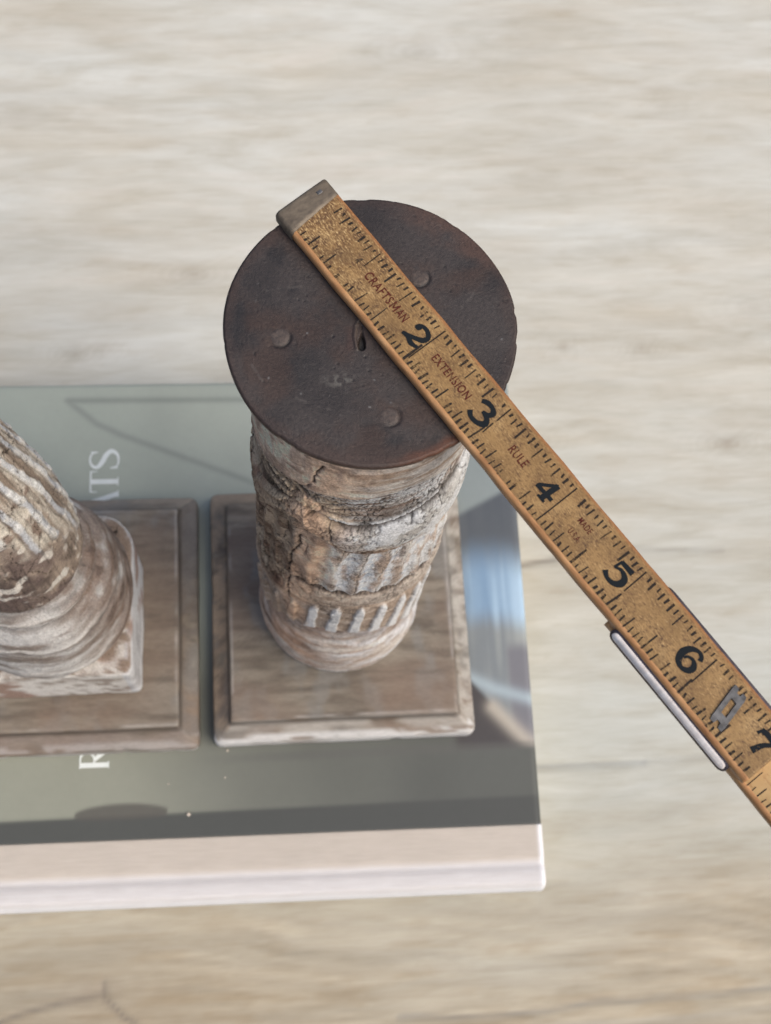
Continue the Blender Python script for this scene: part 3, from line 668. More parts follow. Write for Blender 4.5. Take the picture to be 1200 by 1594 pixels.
def candle_plate(parent):
    H, RAD = 11.6745, 1.4317
    nr, na = 170, 420
    q = np.linspace(0.002, 1, nr); a = np.linspace(0, 2 * np.pi, na, endpoint=False)
    Q, A = np.meshgrid(q, a, indexing='ij'); Q = Q.ravel(); A = A.ravel()
    rim = RAD * (1 + 0.003 * np.sin(A * 3 + 1) + 0.002 * np.sin(A * 7) - 0.008 * ss(0.60, 0.78, fbm(np.stack([np.cos(A) * 9, np.sin(A) * 9, 0 * A], 1), 3, 70)) * ss(0.9, 1.0, Q)) 
    X, Y = Q * rim * np.cos(A), Q * rim * np.sin(A)
    P = np.stack([X, Y, 0 * X], 1)
    n1, n2, n3 = fbm(P * 1.6, 4, 71), fbm(P * 6, 4, 72), fbm(P * 22, 3, 73)
    Z = H + 0.010 * (n1 - 0.5) + 0.004 * (n2 - 0.5)
    Z -= 0.02 * ss(0.985, 1.0, Q)
    col = mix(L(70, 62, 61)[None].repeat(len(X), 0), L(90, 80, 77), ss(0.35, 0.65, n1))
    col = mix(col, L(52, 48, 50), ss(0.52, 0.68, fbm(P * 2.3 + 8, 4, 74)) * 0.8)
    col = mix(col, L(98, 72, 60), ss(0.50, 0.70, fbm(P * 1.9 + 3, 4, 75)) * 0.55)
    col = mix(col, L(60, 58, 64), ss(0.1, -0.2, (X - Y) * 0.3 + n2 - 0.62) * 0.0)
    edge = ss(0.90, 0.99, Q + (n2 - 0.5) * 0.10)
    col = mix(col, L(96, 74, 66), edge * 0.5)
    Ad = np.degrees(A); Ad = np.where(Ad > 180, Ad - 360, Ad)
    rust = ss(-92, -68, Ad) * ss(-30, -45, Ad) * ss(0.92, 0.975, Q + (n2 - 0.5) * 0.06)
    col = mix(col, L(138, 86, 62), rust * 0.75)
    up = ss(20, 35, Ad) * ss(85, 60, Ad) * ss(0.80, 0.95, Q + (n2 - 0.5) * 0.25); col = mix(col, L(128, 92, 76), up * 0.55)
    # pale specks
    f1, f2, cid = worley(P * 9 + 3, 81); spk = ss(0.13, 0.06, f1) * (cid > 0.86); col = mix(col, L(170, 166, 164), spk * 0.75)
    f1, f2, cid = worley(P * 22 + 3, 82); spk = ss(0.2, 0.1, f1) * (cid > 0.9); col = mix(col, L(140, 134, 132), spk * 0.45)
    f1, f2, cid = worley(P * 13 + 5, 83); pit = ss(0.25, 0.1, f1) * (cid > 0.8); col = mix(col, L(44, 40, 42), pit * 0.6); Z -= 0.006 * pit
    sm = np.exp(-(np.hypot((X + 0.32) * 1.0, (Y + 0.55) * 1.8) / 0.13) ** 2); col = mix(col, L(146, 140, 132), sm * ss(0.5, 0.62, n3) * 0.8)
    bp = np.exp(-(np.hypot(X + 0.82, Y - 0.08) / 0.13) ** 2) * ss(0.45, 0.6, n2); col = mix(col, L(40, 40, 48), bp * 0.8)
    for pts in (((-1.0, 0.42), (-0.62, 0.46)), ((-0.5, 0.75), (-0.2, 0.62)), ((0.55, -0.5), (0.85, -0.2)), ((-0.75, -0.72), (-0.42, -0.85)), ((0.9, 0.2), (1.15, 0.5)), ((-1.2, -0.3), (-1.05, -0.55))):
        d = segdist(X, Y + 0.03 * (n2 - 0.5), pts); q = np.exp(-(d / 0.012) ** 2) * ss(0.4, 0.55, n3); col = mix(col, L(128, 118, 112), q * 0.55)
    # torn socket in the middle: a hole with a lifted lip on its left side
    d = segdist(X, Y, [(-0.085, 0.02), (-0.100, -0.20)]); hole = ss(0.044, 0.020, d + 0.034 * ss(-0.17, -0.02, Y))
    Z -= 0.055 * hole; col = mix(col, L(24, 20, 20), hole * 0.9)
    dl = segdist(X, Y, [(-0.105, 0.10), (-0.150, 0.02), (-0.165, -0.10), (-0.150, -0.22)]); lipm = ss(0.026, 0.006, dl)
    Z += 0.014 * lipm; col = mix(col, L(112, 96, 86), lipm * 0.6)
    d3 = segdist(X, Y, [(-0.20, -0.02), (-0.215, -0.2)]); col = mix(col, L(100, 70, 60), np.exp(-(d3 / 0.05) ** 2) * 0.5)
    NAILS = ((-0.887, -0.077), (0.500, 0.533), (0.126, -0.925))
    for nx_, ny_ in NAILS:
        d = np.hypot(X - nx_, Y - ny_)
        an = np.arctan2(Y - ny_, X - nx_); q = np.exp(-((d - 0.104) / 0.015) ** 2) * ss(-0.5, 0.6, np.cos(an + 0.9 + 0.5 * (nx_ > 0) * (ny_ < 0) * -1) + (n2 - 0.5)); Z -= 0.012 * q; col = mix(col, L(36, 31, 30), q * 0.8)  # one-sided crescent of shade painted beside each nail head, over a shallow groove
        col = mix(col, L(108, 78, 62), np.exp(-(d / 0.19) ** 2) * 0.5 * ss(0.35, 0.6, n2))
    top = np.stack([X, Y, Z], 1)
    F = gridfaces(nr, na); wrapF = np.stack([np.arange(nr - 1) * na + na - 1, (np.arange(nr - 1) + 1) * na + na - 1, (np.arange(nr - 1) + 1) * na, np.arange(nr - 1) * na], 1)
    F = np.concatenate([F, wrapF])
    last = (nr - 1) * na + np.arange(na); lo = top[last].copy(); lo[:, 2] = H - 0.07; b = len(top); nxt = (np.arange(na) + 1) % na
    S = np.stack([last, b + np.arange(na), b + nxt, last[nxt]], 1)
    lo2 = lo * np.array([0.02, 0.02, 1]); S2 = np.stack([b + np.arange(na), b + na + np.arange(na), b + na + nxt, b + nxt], 1)
    V = np.concatenate([top, lo, lo2]); C = np.concatenate([col, mix(col[last], L(120, 76, 56), 0.5), col[last] * 0.6])
    pl = link('candle_plate', npmesh('candle_plate', V, np.concatenate([F, S, S2]), C * np.array([0.50, 0.51, 0.52])), M_DISC, parent)
    for k, (nx_, ny_) in enumerate(NAILS):
        rnd = random.Random(k + 3); bm = bmesh.new()
        prev = None; segs = 28
        for rr, zz in ((0.094, -0.012), (0.093, -0.002), (0.087, 0.003), (0.055, 0.0045), (0.02, 0.004)):
            cur = [bm.verts.new((rr * (1 + 0.06 * math.sin(3 * t + k * 2) + rnd.uniform(-.03, .03)) * math.cos(t), rr * (1 + 0.05 * math.sin(2 * t + k)) * math.sin(t), zz + rnd.uniform(-.0025, .0025))) for t in [2 * math.pi * i / segs for i in range(segs)]]
            if prev:
                for i in range(segs): bm.faces.new((prev[i], prev[(i + 1) % segs], cur[(i + 1) % segs], cur[i]))
            prev = cur
        bm.faces.new(prev)
        o = bm_obj('nail', bm, M_NAIL, pl, True); o.location = Vector((nx_, ny_, H - 0.002)) * IN
    return pl

holder = empty('candle_holder', (0, 0, Z0 + 0.004))
tag(holder, 'carved fluted wooden column candle holder with rusty round iron plate on top, under the ruler', 'candle holder')
def mark_r(f, r, l, b): return [(f, L(182, 176, 170), 0.85), (r, L(196, 192, 186), 0.75), (l, L(184, 158, 130), 0.85), (b, L(176, 150, 126), 0.8)]
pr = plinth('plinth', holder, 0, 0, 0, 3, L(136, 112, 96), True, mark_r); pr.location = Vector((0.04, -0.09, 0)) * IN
fluted_column(holder)
candle_plate(holder)

# ---- second holder: turned vase on a square block
def vase_column(parent):
    prof = [(2.30, 1.18), (2.36, 1.33), (2.6, 1.385), (2.95, 1.385), (3.25, 1.345), (3.6, 1.33), (3.9, 1.29), (4.15, 1.22), (4.32, 1.14), (4.42, 1.06), (4.50, 1.03), (4.60, 1.06), (4.74, 1.07), (4.86, 1.03), (4.95, 0.95), (5.02, 0.925), (5.10, 0.95), (5.3, 0.975),
            (5.7, 0.985), (6.2, 0.985), (6.8, 0.955), (7.5, 0.885), (8.2, 0.79), (9.0, 0.69), (9.7, 0.62), (10.1, 0.58), (10.25, 0.52), (10.32, 0.35), (10.34, 0.04)]
    prof = np.array(prof)
    nth = 460; zt = np.concatenate([np.linspace(2.30, 5.2, 210), np.linspace(5.21, 10.0, 230), np.linspace(10.02, 10.34, 24)])
    rz = np.interp(zt, prof[:, 0], prof[:, 1])
    ker = np.hanning(11); ker /= ker.sum(); rs = np.convolve(np.pad(rz, 5, 'edge'), ker, 'valid'); rz = np.where(zt < 10.0, rs, rz)
    th = np.linspace(-np.pi, np.pi, nth, endpoint=False)
    TH, IZ = np.meshgrid(th, np.arange(len(zt)), indexing='ij'); TH = TH.ravel(); z = zt[IZ.ravel()]; r = rz[IZ.ravel()]; D = np.degrees(TH)
    ct, sn = np.cos(TH), np.sin(TH); S = np.stack([r * ct, r * sn, z], 1)
    n1, n2, n3 = fbm(S * 1.4 + 9, 4, 101), fbm(S * 4.5 + 9, 4, 102), fbm(S * 15, 3, 103)
    vg = fbm(np.stack([ct * 7, sn * 7, z * 0.8], 1), 4, 104); hg = fbm(S * np.array([1.5, 1.5, 9]), 4, 105)
    h = np.zeros_like(z)
    # vase: soft flutes running up the body, worn away in a bare patch
    up = ss(5.0, 5.15, z)
    bare = ss(0.10, -0.15, (z - 7.3) * 0.55 + (D + 44) * 0.018 + (n1 - 0.5) * 1.3) * up
    ph = (D + 5 + (z - 6) * 7.0 + 3.0 * np.sin(z * 1.3) + (n1 - 0.5) * 9) / 19.0; fr = ph - np.floor(ph)
    rdg = np.exp(-((fr - 0.5) / 0.22) ** 2)
    h += up * (1 - 0.85 * bare) * 0.026 * (rdg - 0.4)
    c = mix(L(150, 130, 112)[None].repeat(len(z), 0), L(206, 196, 180), ss(0.34, 0.60, vg)); c = mix(c, L(120, 84, 64), ss(0.56, 0.70, n2 * 0.6 + vg * 0.4) * 0.75)
    c = mix(c, mix(L(188, 194, 204)[None].repeat(len(z), 0), L(226, 224, 220), ss(0.4, 0.6, n2)), ss(0.35, 0.75, rdg + (n2 - 0.5) * 0.9) * 0.9 * (1 - 0.8 * bare))
    gr = np.exp(-((fr - 0.26) / 0.05) ** 2) * (1 - bare); c = mix(c, L(96, 92, 94), gr * 0.6 * ss(0.35, 0.6, n1)); h -= 0.02 * gr * up  # shadow line on one side of each ridge painted dark and slightly cut in
    bc = mix(L(104, 88, 80)[None].repeat(len(z), 0), L(160, 140, 122), ss(0.35, 0.62, fbm(S * np.array([5, 5, 2.0]) + 4, 4, 107)))
    bc = mix(bc, L(108, 88, 84), ss(0.48, 0.62, n1) * 0.75); bc = mix(bc, L(224, 218, 208), ss(0.60, 0.68, fbm(S * 3 + 13, 3, 108)) * 0.8)
    c = mix(c, bc, bare)
    f1, f2, cid = worley((S + (np.stack([n2, n3, n1], 1) - 0.5) * 0.3) * np.array([2.2, 2.2, 1.0]) + 2, 111); ck = ss(0.03, 0.005, f2 - f1) * up * ss(0.35, 0.5, n1)
    c = mix(c, L(52, 42, 38), ck * 0.85); h -= 0.025 * ck
    ln = fbm(np.stack([ct * 26, sn * 26, z * 1.1 + n1], 1), 3, 115); c = mix(c, c * 0.55, ss(0.56, 0.70, ln) * up * 0.75); c = mix(c, c * 1.2, ss(0.44, 0.32, ln) * up * 0.5); h += 0.012 * (ln - 0.5) * up
    flake = ss(0.5, 0.53, n2 * 0.6 + 0.4 * vg); h += 0.012 * flake * up
    # turned foot: grey wash in bands, some bare brown
    ft = mix(L(132, 118, 108)[None].repeat(len(z), 0), L(190, 188, 186), ss(0.36, 0.60, hg * 0.6 + n1 * 0.4))
    ft = mix(ft, L(132, 106, 90), ss(-62, -25, D + (n1 - 0.5) * 40) * 0.75 * ss(0.3, 0.6, n2 + 0.1))
    ft = mix(ft, L(98, 80, 72), ss(0.56, 0.70, n2) * ss(-55, -20, D) * 0.75)
    for zc, wd in ((4.96, 0.06), (4.50, 0.06), (3.72, 0.06)):
        g = np.exp(-((z + (n1 - 0.5) * 0.45 - zc) / wd) ** 2); ft = mix(ft, L(112, 104, 100), g * 0.55); h -= 0.018 * g
    for zc, wd in ((4.78, 0.05), (4.62, 0.04), (3.92, 0.05), (2.9, 0.07)):
        g = np.exp(-((z + (n1 - 0.5) * 0.5 - zc) / wd) ** 2) * ss(-20, -60, D); ft = mix(ft, L(232, 228, 224), g * 0.7)
    c = mix(ft, c, up)
    c = mix(c, c * 0.68, ss(0.55, 0.72, n3) * 0.5)
    rr = r + h * np.clip(r / 0.9, 0, 1) + (1 - up) * (n1 - 0.5) * 0.10 + (n2 - 0.5) * 0.04 + (n3 - 0.5) * 0.012
    V = np.stack([rr * ct, rr * sn, z], 1)
    return link('column', npmesh('column', V, gridfaces(nth, len(zt), True), np.clip(mix(c, c.mean(1)[:, None] * np.array([1.03, 1.0, 0.96]), 0.3) * 1.28, 0.003, 0.86)), M_COL, parent)

def vase_block(parent):
    """square block under the turned foot"""
    n = 44; hx, z0, z1 = 1.34, 0.76, 2.42
    bm = bmesh.new(); bmesh.ops.create_grid(bm, x_segments=1, y_segments=1, size=1); bm.free()
    t = np.linspace(-1, 1, 60, endpoint=False)
    T = np.concatenate([np.stack(q, 1) for q in ((t, -np.ones(60)), (np.ones(60), t), (-t, np.ones(60)), (-np.ones(60), -t))])
    rings = [(hx - 0.03, z0), (hx, z0 + 0.05)] + [(hx, z) for z in np.linspace(z0 + 0.1, z1 - 0.1, 16)] + [(hx - 0.01, z1 - 0.05), (hx - 0.04, z1 - 0.015), (hx - 0.09, z1)] + [(q, z1) for q in np.linspace(1.2, 0.3, 18)]
    V = []
    for hh, z in rings:
        rr = np.where((T[:, 0] > 0) & (T[:, 1] > 0), 0.62, 0.12); Q = T * hh
        if hh > 1.1:
            cl = np.clip(Q, -(hh - rr)[:, None], (hh - rr)[:, None]); d = Q - cl; nm = np.linalg.norm(d, axis=1); k = nm > rr; d[k] *= (rr[k] / nm[k])[:, None]; Q = cl + d
        V.append(np.column_stack([Q, np.full(len(Q), z)]))
    V = np.concatenate(V); m_ = len(T); nr = len(rings)
    F = gridfaces(nr, m_); wf = np.stack([np.arange(nr - 1) * m_ + m_ - 1, (np.arange(nr - 1) + 1) * m_ + m_ - 1, (np.arange(nr - 1) + 1) * m_, np.arange(nr - 1) * m_], 1)
    F = np.concatenate([F, wf])[:, ::-1]
    P = V.copy(); n1, n2, n3 = fbm(P * 1.2, 4, 121), fbm(P * 5, 4, 122), fbm(P * 14, 3, 123)
    V[:, :2] += V[:, :2] * (0.035 * (n1 - 0.5) + 0.02 * (n2 - 0.5))[:, None]; V[:, 2] += 0.03 * (n2 - 0.5) * (P[:, 2] > 1)
    c = mix(L(168, 156, 146)[None].repeat(len(P), 0), L(236, 232, 226), ss(0.32, 0.52, n2 * 0.6 + n1 * 0.4))
    c = mix(c, L(206, 212, 222), (P[:, 0] > 1.2) * 0.5)
    c = mix(c, L(150, 112, 92), ss(0.60, 0.70, n1) * 0.8)
    tp = P[:, 2] > z1 - 0.02
    c = np.where(tp[:, None], mix(c, L(150, 132, 118), ss(0.35, 0.55, n2)), c)
    c = c * (0.95 + 0.22 * n3)[:, None]
    return link('base_block', npmesh('base_block', V, F, c), M_COL, parent)

holder2 = empty('candle_holder', (-4.70, -0.12, Z0 + 0.004), -0.004)
tag(holder2, 'turned vase shaped wooden candle holder with flaking whitewash on a square white block', 'candle holder')
def mark_l(f, r, l, b): return [(f, L(150, 132, 124), 0.6), (r, L(128, 120, 116), 0.7), (l, L(130, 120, 112), 0.6), (b, L(176, 160, 142), 0.8)]
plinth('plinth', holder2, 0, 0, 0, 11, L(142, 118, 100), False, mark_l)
b2 = vase_block(holder2)
vase_column(holder2)

# ------------------------------------------------------------------ folding ruler
O = Vector((-0.64260252, 1.39516598, 11.6745 + 0.135 + 0.018 + Z0 + 0.004)); th, ti = -0.9672161, -0.004
Ux = Vector((math.cos(th) * math.cos(ti), math.sin(th) * math.cos(ti), math.sin(ti))); Vx = Vector((-math.sin(th), math.cos(th), 0)); Wx = Ux.cross(Vx)
ruler = empty('folding_ruler')
mw = Matrix((Ux, Vx, Wx)).transposed().to_4x4(); mw.translation = O * IN
ruler.matrix_world = mw
tag(ruler, 'worn yellow wooden folding ruler with black inch numbers lying across the iron plate', 'ruler')
TK = 0.135    # stick thickness; top face of the first stick is local z = 0
def stick(name, x0, x1, ztop, mat, nseg, seed, w2=0.3125):
    """one wooden stick with softened, slightly wavy edges; sides carry the varnished edge material"""
    prof = [(-w2 + 0.020, -TK), (-w2, -TK + 0.02), (-w2, -0.045), (-w2 + 0.014, -0.016), (-w2 + 0.042, 0.0), (-0.15, 0.0), (0, 0.0), (0.15, 0.0), (w2 - 0.022, 0.0), (w2 - 0.006, -0.010), (w2, -0.03), (w2, -TK + 0.02), (w2 - 0.02, -TK)]
    prof = np.array(prof); xs = np.linspace(x0, x1, nseg); npf = len(prof)
    X = np.repeat(xs, npf); Y = np.tile(prof[:, 0], nseg); Z = np.tile(prof[:, 1], nseg)
    wv = fbm(np.stack([X * 2.2, np.sign(Y) * 3 + 5, 0 * X], 1), 3, seed) - 0.5
    edge = np.abs(Y) > 0.25
    Y = Y + np.sign(Y) * wv * 0.022 * edge
    Z = Z + ztop
    V = np.stack([X, Y, Z], 1)
    F = gridfaces(nseg, npf, False)
    close = np.stack([np.arange(nseg - 1) * npf + npf - 1, (np.arange(nseg - 1) + 1) * npf + npf - 1, (np.arange(nseg - 1) + 1) * npf, np.arange(nseg - 1) * npf], 1)
    F = np.concatenate([F, close])
    me = npmesh(name, V, F)
    for cap, rev in ((0, False), (nseg - 1, True)):
        pass
    me.materials.append(mat); me.materials.append(M_REDGE)
    mi = np.zeros(len(F), dtype=np.int32)
    col_i = np.concatenate([np.tile(np.arange(npf - 1), nseg - 1), np.full(nseg - 1, npf - 1)])
    mi[(col_i <= 3) | (col_i >= 9)] = 1
    me.polygons.foreach_set('material_index', mi)
    # end caps
    bm = bmesh.new(); bm.from_mesh(me); bm.verts.ensure_lookup_table()
    for base in (0, (nseg - 1) * npf):
        f = bm.faces.new([bm.verts[base + k] for k in range(npf)]); f.material_index = 1
    bmesh.ops.recalc_face_normals(bm, faces=bm.faces[:]); bm.to_mesh(me); bm.free()
    o = bpy.data.objects.new(name, me); COL.objects.link(o); o.parent = ruler
    return o
st1 = stick('stick', 0.06, 6.955, 0.0, M_RULER, 260, 5)
st2 = stick('stick', 5.12, 11.8, -TK - 0.012, M_RULER2, 160, 6, 0.309)
tag(st2, 'lower stick with cleaner yellow paint and crisp black marks')

# brass end cap wrapped over the tip
def end_cap():
    prof = [(-0.322, -TK - 0.006), (-0.324, -0.05), (-0.310, -0.008), (-0.285, 0.010), (-0.1, 0.0125), (0.1, 0.0125), (0.285, 0.010), (0.310, -0.008), (0.322, -0.05), (0.322, -TK - 0.006)]
    xs = [0.012, 0.02, 0.045, 0.08, 0.15, 0.22, 0.268, 0.272]
    bm = bmesh.new(); rows = []
    for i, x in enumerate(xs):
        row = []
        for (y, z) in prof:
            s = {0: 0.955, 1: 0.985}.get(i, 1.0)
            skew = -0.045 * (y / 0.31) * (1 if i > 3 else 0.35)      # the cap's cut edge runs slightly askew
            zz = z - (0.030 if i == 0 else 0.010 if i == 1 else 0.0) * (1 if z > -0.03 else 0)
            if i == len(xs) - 1: zz -= 0.010 if z > -0.03 else 0
            row.append(bm.verts.new((x + skew, y * s, zz)))
        rows.append(row)
    for a, b in zip(rows[:-1], rows[1:]):
        for k in range(len(prof) - 1): bm.faces.new((a[k], a[k + 1], b[k + 1], b[k]))
    bm.faces.new(rows[0])
    o = bm_obj('end_cap', bm, M_CAP, st1, True)
    for (x, y, r_) in ((0.075, 0.17, 0.016),):
        pass
    return o
cap = end_cap()
bm = bmesh.new(); bm_box(bm, 0.085, 0.125, 0.135, 0.195, 0.008, 0.020, 0.006); bm_obj('cap_dent', bm, M_STEEL, cap, True)

rnd = random.Random(12)
def tick(bm, x, y0, y1, wd, z, sl=0.0):
    vs = [bm.verts.new(p) for p in ((x - wd, y0, z), (x + wd, y0, z), (x + wd * 0.8 + sl, y1, z), (x - wd * 0.8 + sl, y1, z))]
    bm.faces.new(vs)
def ticks(parent, a, b, z, seed, wear, mat, wd=0.0105):
    rnd = random.Random(seed); bm = bmesh.new()
    k = int(a * 16)
    while k / 16 <= b:
        x = k / 16
        if x > a:
            ln = 0.205 if k % 16 == 0 else 0.185 if k % 8 == 0 else 0.135 if k % 4 == 0 else 0.095 if k % 2 == 0 else 0.062
            for side in (-1, 1):
                if k % 16 == 0 and side > 0: continue
                if rnd.random() < wear * (3.2 if x < 1.2 else 1): continue
                l2 = ln * rnd.uniform(0.75, 1.25) * (1.0 if side < 0 else 0.9); y = (0.268 if side < 0 else 0.238) * side + rnd.uniform(-.008, .008)
                tick(bm, x + rnd.uniform(-.003, .003), y, y - side * l2, wd * rnd.uniform(0.6, 1.3), z, rnd.uniform(-.010, .010))
        k += 1
    o = bm_obj('tick_marks', bm, mat, parent); o['kind'] = 'stuff'; return o
ticks(st1, 0.33, 6.90, 0.0026, 4, 0.05, M_TICK, 0.0115)
ticks(st2, 6.97, 11.5, -TK - 0.012 + 0.0026, 9, 0.0, M_TICK2, 0.0075)
for x, y0, y1, mt in ((1.0, 0.245, 0.03, M_TICK), (2.02, 0.245, -0.215, M_TICK2), (3.02, 0.245, 0.06, M_TICK2), (3.03, 0.02, -0.12, M_TICK2), (4.0, 0.245, -0.20, M_TICK2), (5.0, 0.235, -0.05, M_TICK2), (5.015, -0.09, -0.16, M_TICK), (6.0, 0.215, -0.11, M_TICK2)):
    bm = bmesh.new(); tick(bm, x - 0.008, y0, y1, 0.0075, 0.003, 0.012); bm_obj('inch_line', bm, mt, st1)

GL = {'1': [([(0.3, 0.8), (0.55, 1.0)], [.07, .09]), ([(0.55, 1.0), (0.52, 0.0)], [.09, .09])],
      '2': [([(0.16, 0.74), (0.30, 0.80), (0.36, 0.92)], [.06, .11, .07]), ([(0.18, 0.72), (0.28, 0.95), (0.60, 1.02), (0.90, 0.84), (0.86, 0.56), (0.55, 0.34), (0.10, 0.10)], [.06, .07, .085, .10, .11, .09, .06]), ([(0.04, 0.09), (0.34, 0.16), (0.66, 0.06), (0.98, 0.16)], [.07, .10, .10, .06])],
      '3': [([(0.08, 0.86), (0.30, 1.0), (0.62, 1.02), (0.84, 0.86), (0.76, 0.64), (0.48, 0.56)], [.09, .11, .09, .12, .10, .06]), ([(0.48, 0.56), (0.86, 0.48), (0.98, 0.24), (0.74, 0.02), (0.36, -0.02), (0.10, 0.16)], [.06, .10, .14, .10, .09, .11])],
      '4': [([(0.66, 1.0), (0.62, 0.0)], [.11, .11]), ([(0.68, 1.0), (0.06, 0.36)], [.07, .07]), ([(0.0, 0.30), (1.0, 0.34)], [.08, .08]), ([(0.40, 0.03), (0.84, 0.03)], [.05, .05])],
      '5': [([(0.22, 0.96), (0.92, 0.98)], [.085, .11]), ([(0.24, 1.0), (0.20, 0.55)], [.05, .05]), ([(0.20, 0.56), (0.52, 0.70), (0.86, 0.56), (0.92, 0.28), (0.70, 0.04), (0.34, 0.0), (0.06, 0.16)], [.04, .07, .12, .14, .10, .07, .11])],
      '6': [([(0.88, 0.78), (0.78, 0.96), (0.52, 1.02), (0.22, 0.84), (0.08, 0.48), (0.22, 0.12), (0.54, -0.02), (0.86, 0.12), (0.92, 0.38), (0.68, 0.58), (0.40, 0.52), (0.30, 0.34)], [.09, .08, .07, .11, .14, .12, .08, .11, .12, .07, .05, .04])],
      '7': [([(0.06, 0.70), (0.14, 1.0)], [.06, .05]), ([(0.08, 0.94), (0.45, 1.0), (0.98, 0.92)], [.10, .11, .09]), ([(0.95, 0.92), (0.62, 0.52), (0.46, 0.0)], [.07, .09, .13])]}
def numeral(ch, u0, u1, v0, v1, mat=M_INK, z=0.0034):
    bm = bmesh.new()
    for k, (pts, wd) in enumerate(GL[ch]):
        ribbon(bm, [(u0 + p[0] * (u1 - u0), v0 + p[1] * (v1 - v0)) for p in pts], [q * (v1 - v0) * 1.2 for q in wd], z + 0.0004 * k)
    return bm_obj('numeral', bm, mat, st1)
numeral('1', 0.86, 0.98, -0.09, 0.09, M_GHOST)
numeral('2', 1.765, 1.995, -0.115, 0.10)
numeral('3', 2.765, 2.985, -0.105, 0.105)
numeral('4', 3.735, 3.945, -0.10, 0.115)
numeral('5', 4.735, 4.950, -0.09, 0.125)
numeral('6', 5.735, 5.935, -0.09, 0.125)
numeral('7', 6.690, 6.890, -0.085, 0.125)

def words(txt, u0, u1, v0, hgt, mat, bold=0.012):
    cu = bpy.data.curves.new('lettering', 'FONT'); cu.body = txt; cu.size = 1.0; cu.offset = bold; cu.resolution_u = 3; cu.space_character = 1.12
    tmp = bpy.data.objects.new('lettering', cu); COL.objects.link(tmp)
    dg = bpy.context.evaluated_depsgraph_get(); dg.update()
    me = bpy.data.meshes.new_from_object(tmp.evaluated_get(dg)); bpy.data.objects.remove(tmp); bpy.data.curves.remove(cu)
    n = len(me.vertices); co = np.zeros(n * 3, dtype=np.float32); me.vertices.foreach_get('co', co); co = co.reshape(-1, 3)
    mn, mx = co.min(0), co.max(0); s = (co - mn) / np.maximum(mx - mn, 1e-6)
    out = np.stack([u0 + s[:, 0] * (u1 - u0), v0 + s[:, 1] * hgt, np.full(n, 0.0032)], 1) * IN
    me.vertices.foreach_set('co', out.astype(np.float32).ravel()); me.update(); me.name = 'lettering'
    me.materials.clear(); return link('lettering', me, mat, st1)
words('CRAFTS', 1.085, 1.462, -0.040, 0.098, M_RED, 0.014)
bm = bmesh.new()
for k, pts in enumerate((((0.0, 0.0), (0.0, 1.0)), ((0.0, 1.0), (0.5, 0.25)), ((0.5, 0.25), (1.0, 1.0)), ((1.0, 1.0), (1.0, 0.0)))):
    ribbon(bm, [(1.492 + p[0] * 0.062, -0.040 + p[1] * 0.098) for p in pts], [0.0075, 0.0075], 0.0032 + 0.0003 * k)
bm_obj('lettering', bm, M_RED, st1)
words('AN', 1.575, 1.70, -0.040, 0.098, M_RED, 0.014)
words('EXTENSION', 2.155, 2.685, -0.050, 0.092, M_RED, 0.014)
words('RULE', 3.31, 3.535, -0.045, 0.092, M_RED, 0.014)
words('MADE', 4.235, 4.40, 0.035, 0.066, M_RED, 0.010)
words('U.S.A.', 4.255, 4.40, -0.105, 0.066, M_RED, 0.010)

# steel strike-plate clip through the stick near the 6 inch mark
def clip():
    bm = bmesh.new(); z0, z1 = -0.004, 0.022
    ox, oy, ix, iy = 0.084, 0.150, 0.027, 0.074
    def ring(z, ins=0.0):
        o = [(-ox + ins, -oy), (ox - ins, -oy), (ox - ins, oy), (-ox + ins, oy)]
        i = [(-ix - ins, -iy - ins), (ix + ins, -iy - ins), (ix + ins, iy + ins), (-ix - ins, iy + ins)]
        return [bm.verts.new((x, y, z)) for x, y in o], [bm.verts.new((x, y, z)) for x, y in i]
    (o0, i0), (o1, i1) = ring(z0), ring(z1, 0.006)
    for k in range(4):
        j = (k + 1) % 4
        bm.faces.new((o1[k], o1[j], i1[j], i1[k])); bm.faces.new((o0[k], o0[j], o1[j], o1[k])); bm.faces.new((i0[k], i1[k], i1[j], i0[j]))
    for sy in (-1, 1):                       # two prongs at each end, a notch between them
        for sx_ in (-1, 1):
            r = bmesh.ops.create_cube(bm, size=1.0)['verts']
            for v in r:
                t = 0.5 + v.co.y * sy
                v.co = Vector((sx_ * 0.050 + v.co.x * (0.064 - 0.02 * t), sy * (oy + 0.020 * 1 + v.co.y * sy * 0.05), (z0 + z1) / 2 + v.co.z * (z1 - z0) * (1 - 0.3 * t) - 0.006 * t))
    for v in bm.verts: v.co.x += 6.380
    for v in bm.verts: v.co.x += -0.045 * v.co.y / 0.2
    return bm_obj('metal_clip', bm, M_STEEL, st1)
clip()
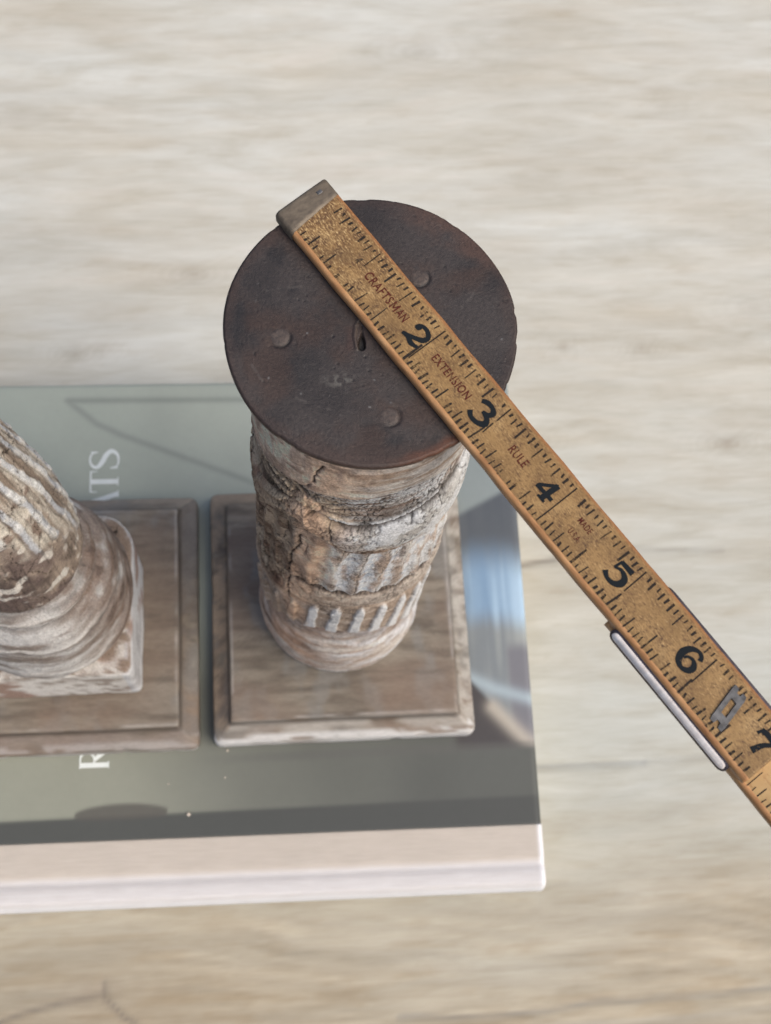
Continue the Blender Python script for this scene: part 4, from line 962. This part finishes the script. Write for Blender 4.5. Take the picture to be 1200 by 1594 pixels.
# the joint plate: bright rounded strip in the left flank, dark steel strip on the right flank
def flank_plate(name, x0, x1, y, yo, zc, hz, mat, lean=0.0):
    bm = bmesh.new(); pts = []
    for a in np.linspace(90, 270, 9): pts.append((x0 + hz + hz * math.cos(R(a)), zc + hz * math.sin(R(a))))
    for a in np.linspace(-90, 90, 9): pts.append((x1 - hz + hz * math.cos(R(a)), zc + hz * math.sin(R(a))))
    A = [bm.verts.new((px, y, pz)) for px, pz in pts]; cx = (x0 + x1) / 2
    B = [bm.verts.new((px, y + yo * 0.7, pz)) for px, pz in pts]
    C_ = [bm.verts.new((cx + (px - cx) * 0.99, y + yo, zc + (pz - zc) * 0.55)) for px, pz in pts]
    n = len(pts)
    for k in range(n):
        j = (k + 1) % n
        bm.faces.new((A[k], A[j], B[j], B[k])); bm.faces.new((B[k], B[j], C_[j], C_[k]))
    bm.faces.new(C_)
    for v in bm.verts: v.co.y += lean * (v.co.z - zc - hz)
    return bm_obj(name, bm, mat, st1, True)
flank_plate('joint_plate', 5.235, 6.765, -0.292, -0.046, -0.130, 0.050, M_PLATE, 0.42)
flank_plate('joint_plate_rim', 5.21, 6.79, -0.290, -0.034, -0.142, 0.078, M_DARKST, 0.36)
flank_plate('joint_plate', 5.21, 6.80, 0.300, 0.048, -0.110, 0.085, M_DARKST)

# ------------------------------------------------------------------ crumbs of plaster on the cover
def crumbs():
    bm = bmesh.new(); rnd = random.Random(2)
    for x, y, s in ((-2.68, -3.45, 0.036), (-3.02, -2.92, 0.016), (-2.05, -2.86, 0.018), (-2.0, -2.40, 0.022)):
        b2_ = bmesh.ops.create_icosphere(bm, subdivisions=2, radius=s)
        for v in b2_['verts']:
            v.co = Vector((x, y, 0)) + Vector((v.co.x * rnd.uniform(.7, 1.1), v.co.y * rnd.uniform(.7, 1.1), v.co.z * 0.6 + s * 0.55 + Z0))
    o = bm_obj('plaster_crumbs', bm, M_CRUMB)
    return tag(o, 'pale crumbs of plaster scattered on the dark book cover', 'crumbs', None, 'stuff')
crumbs()
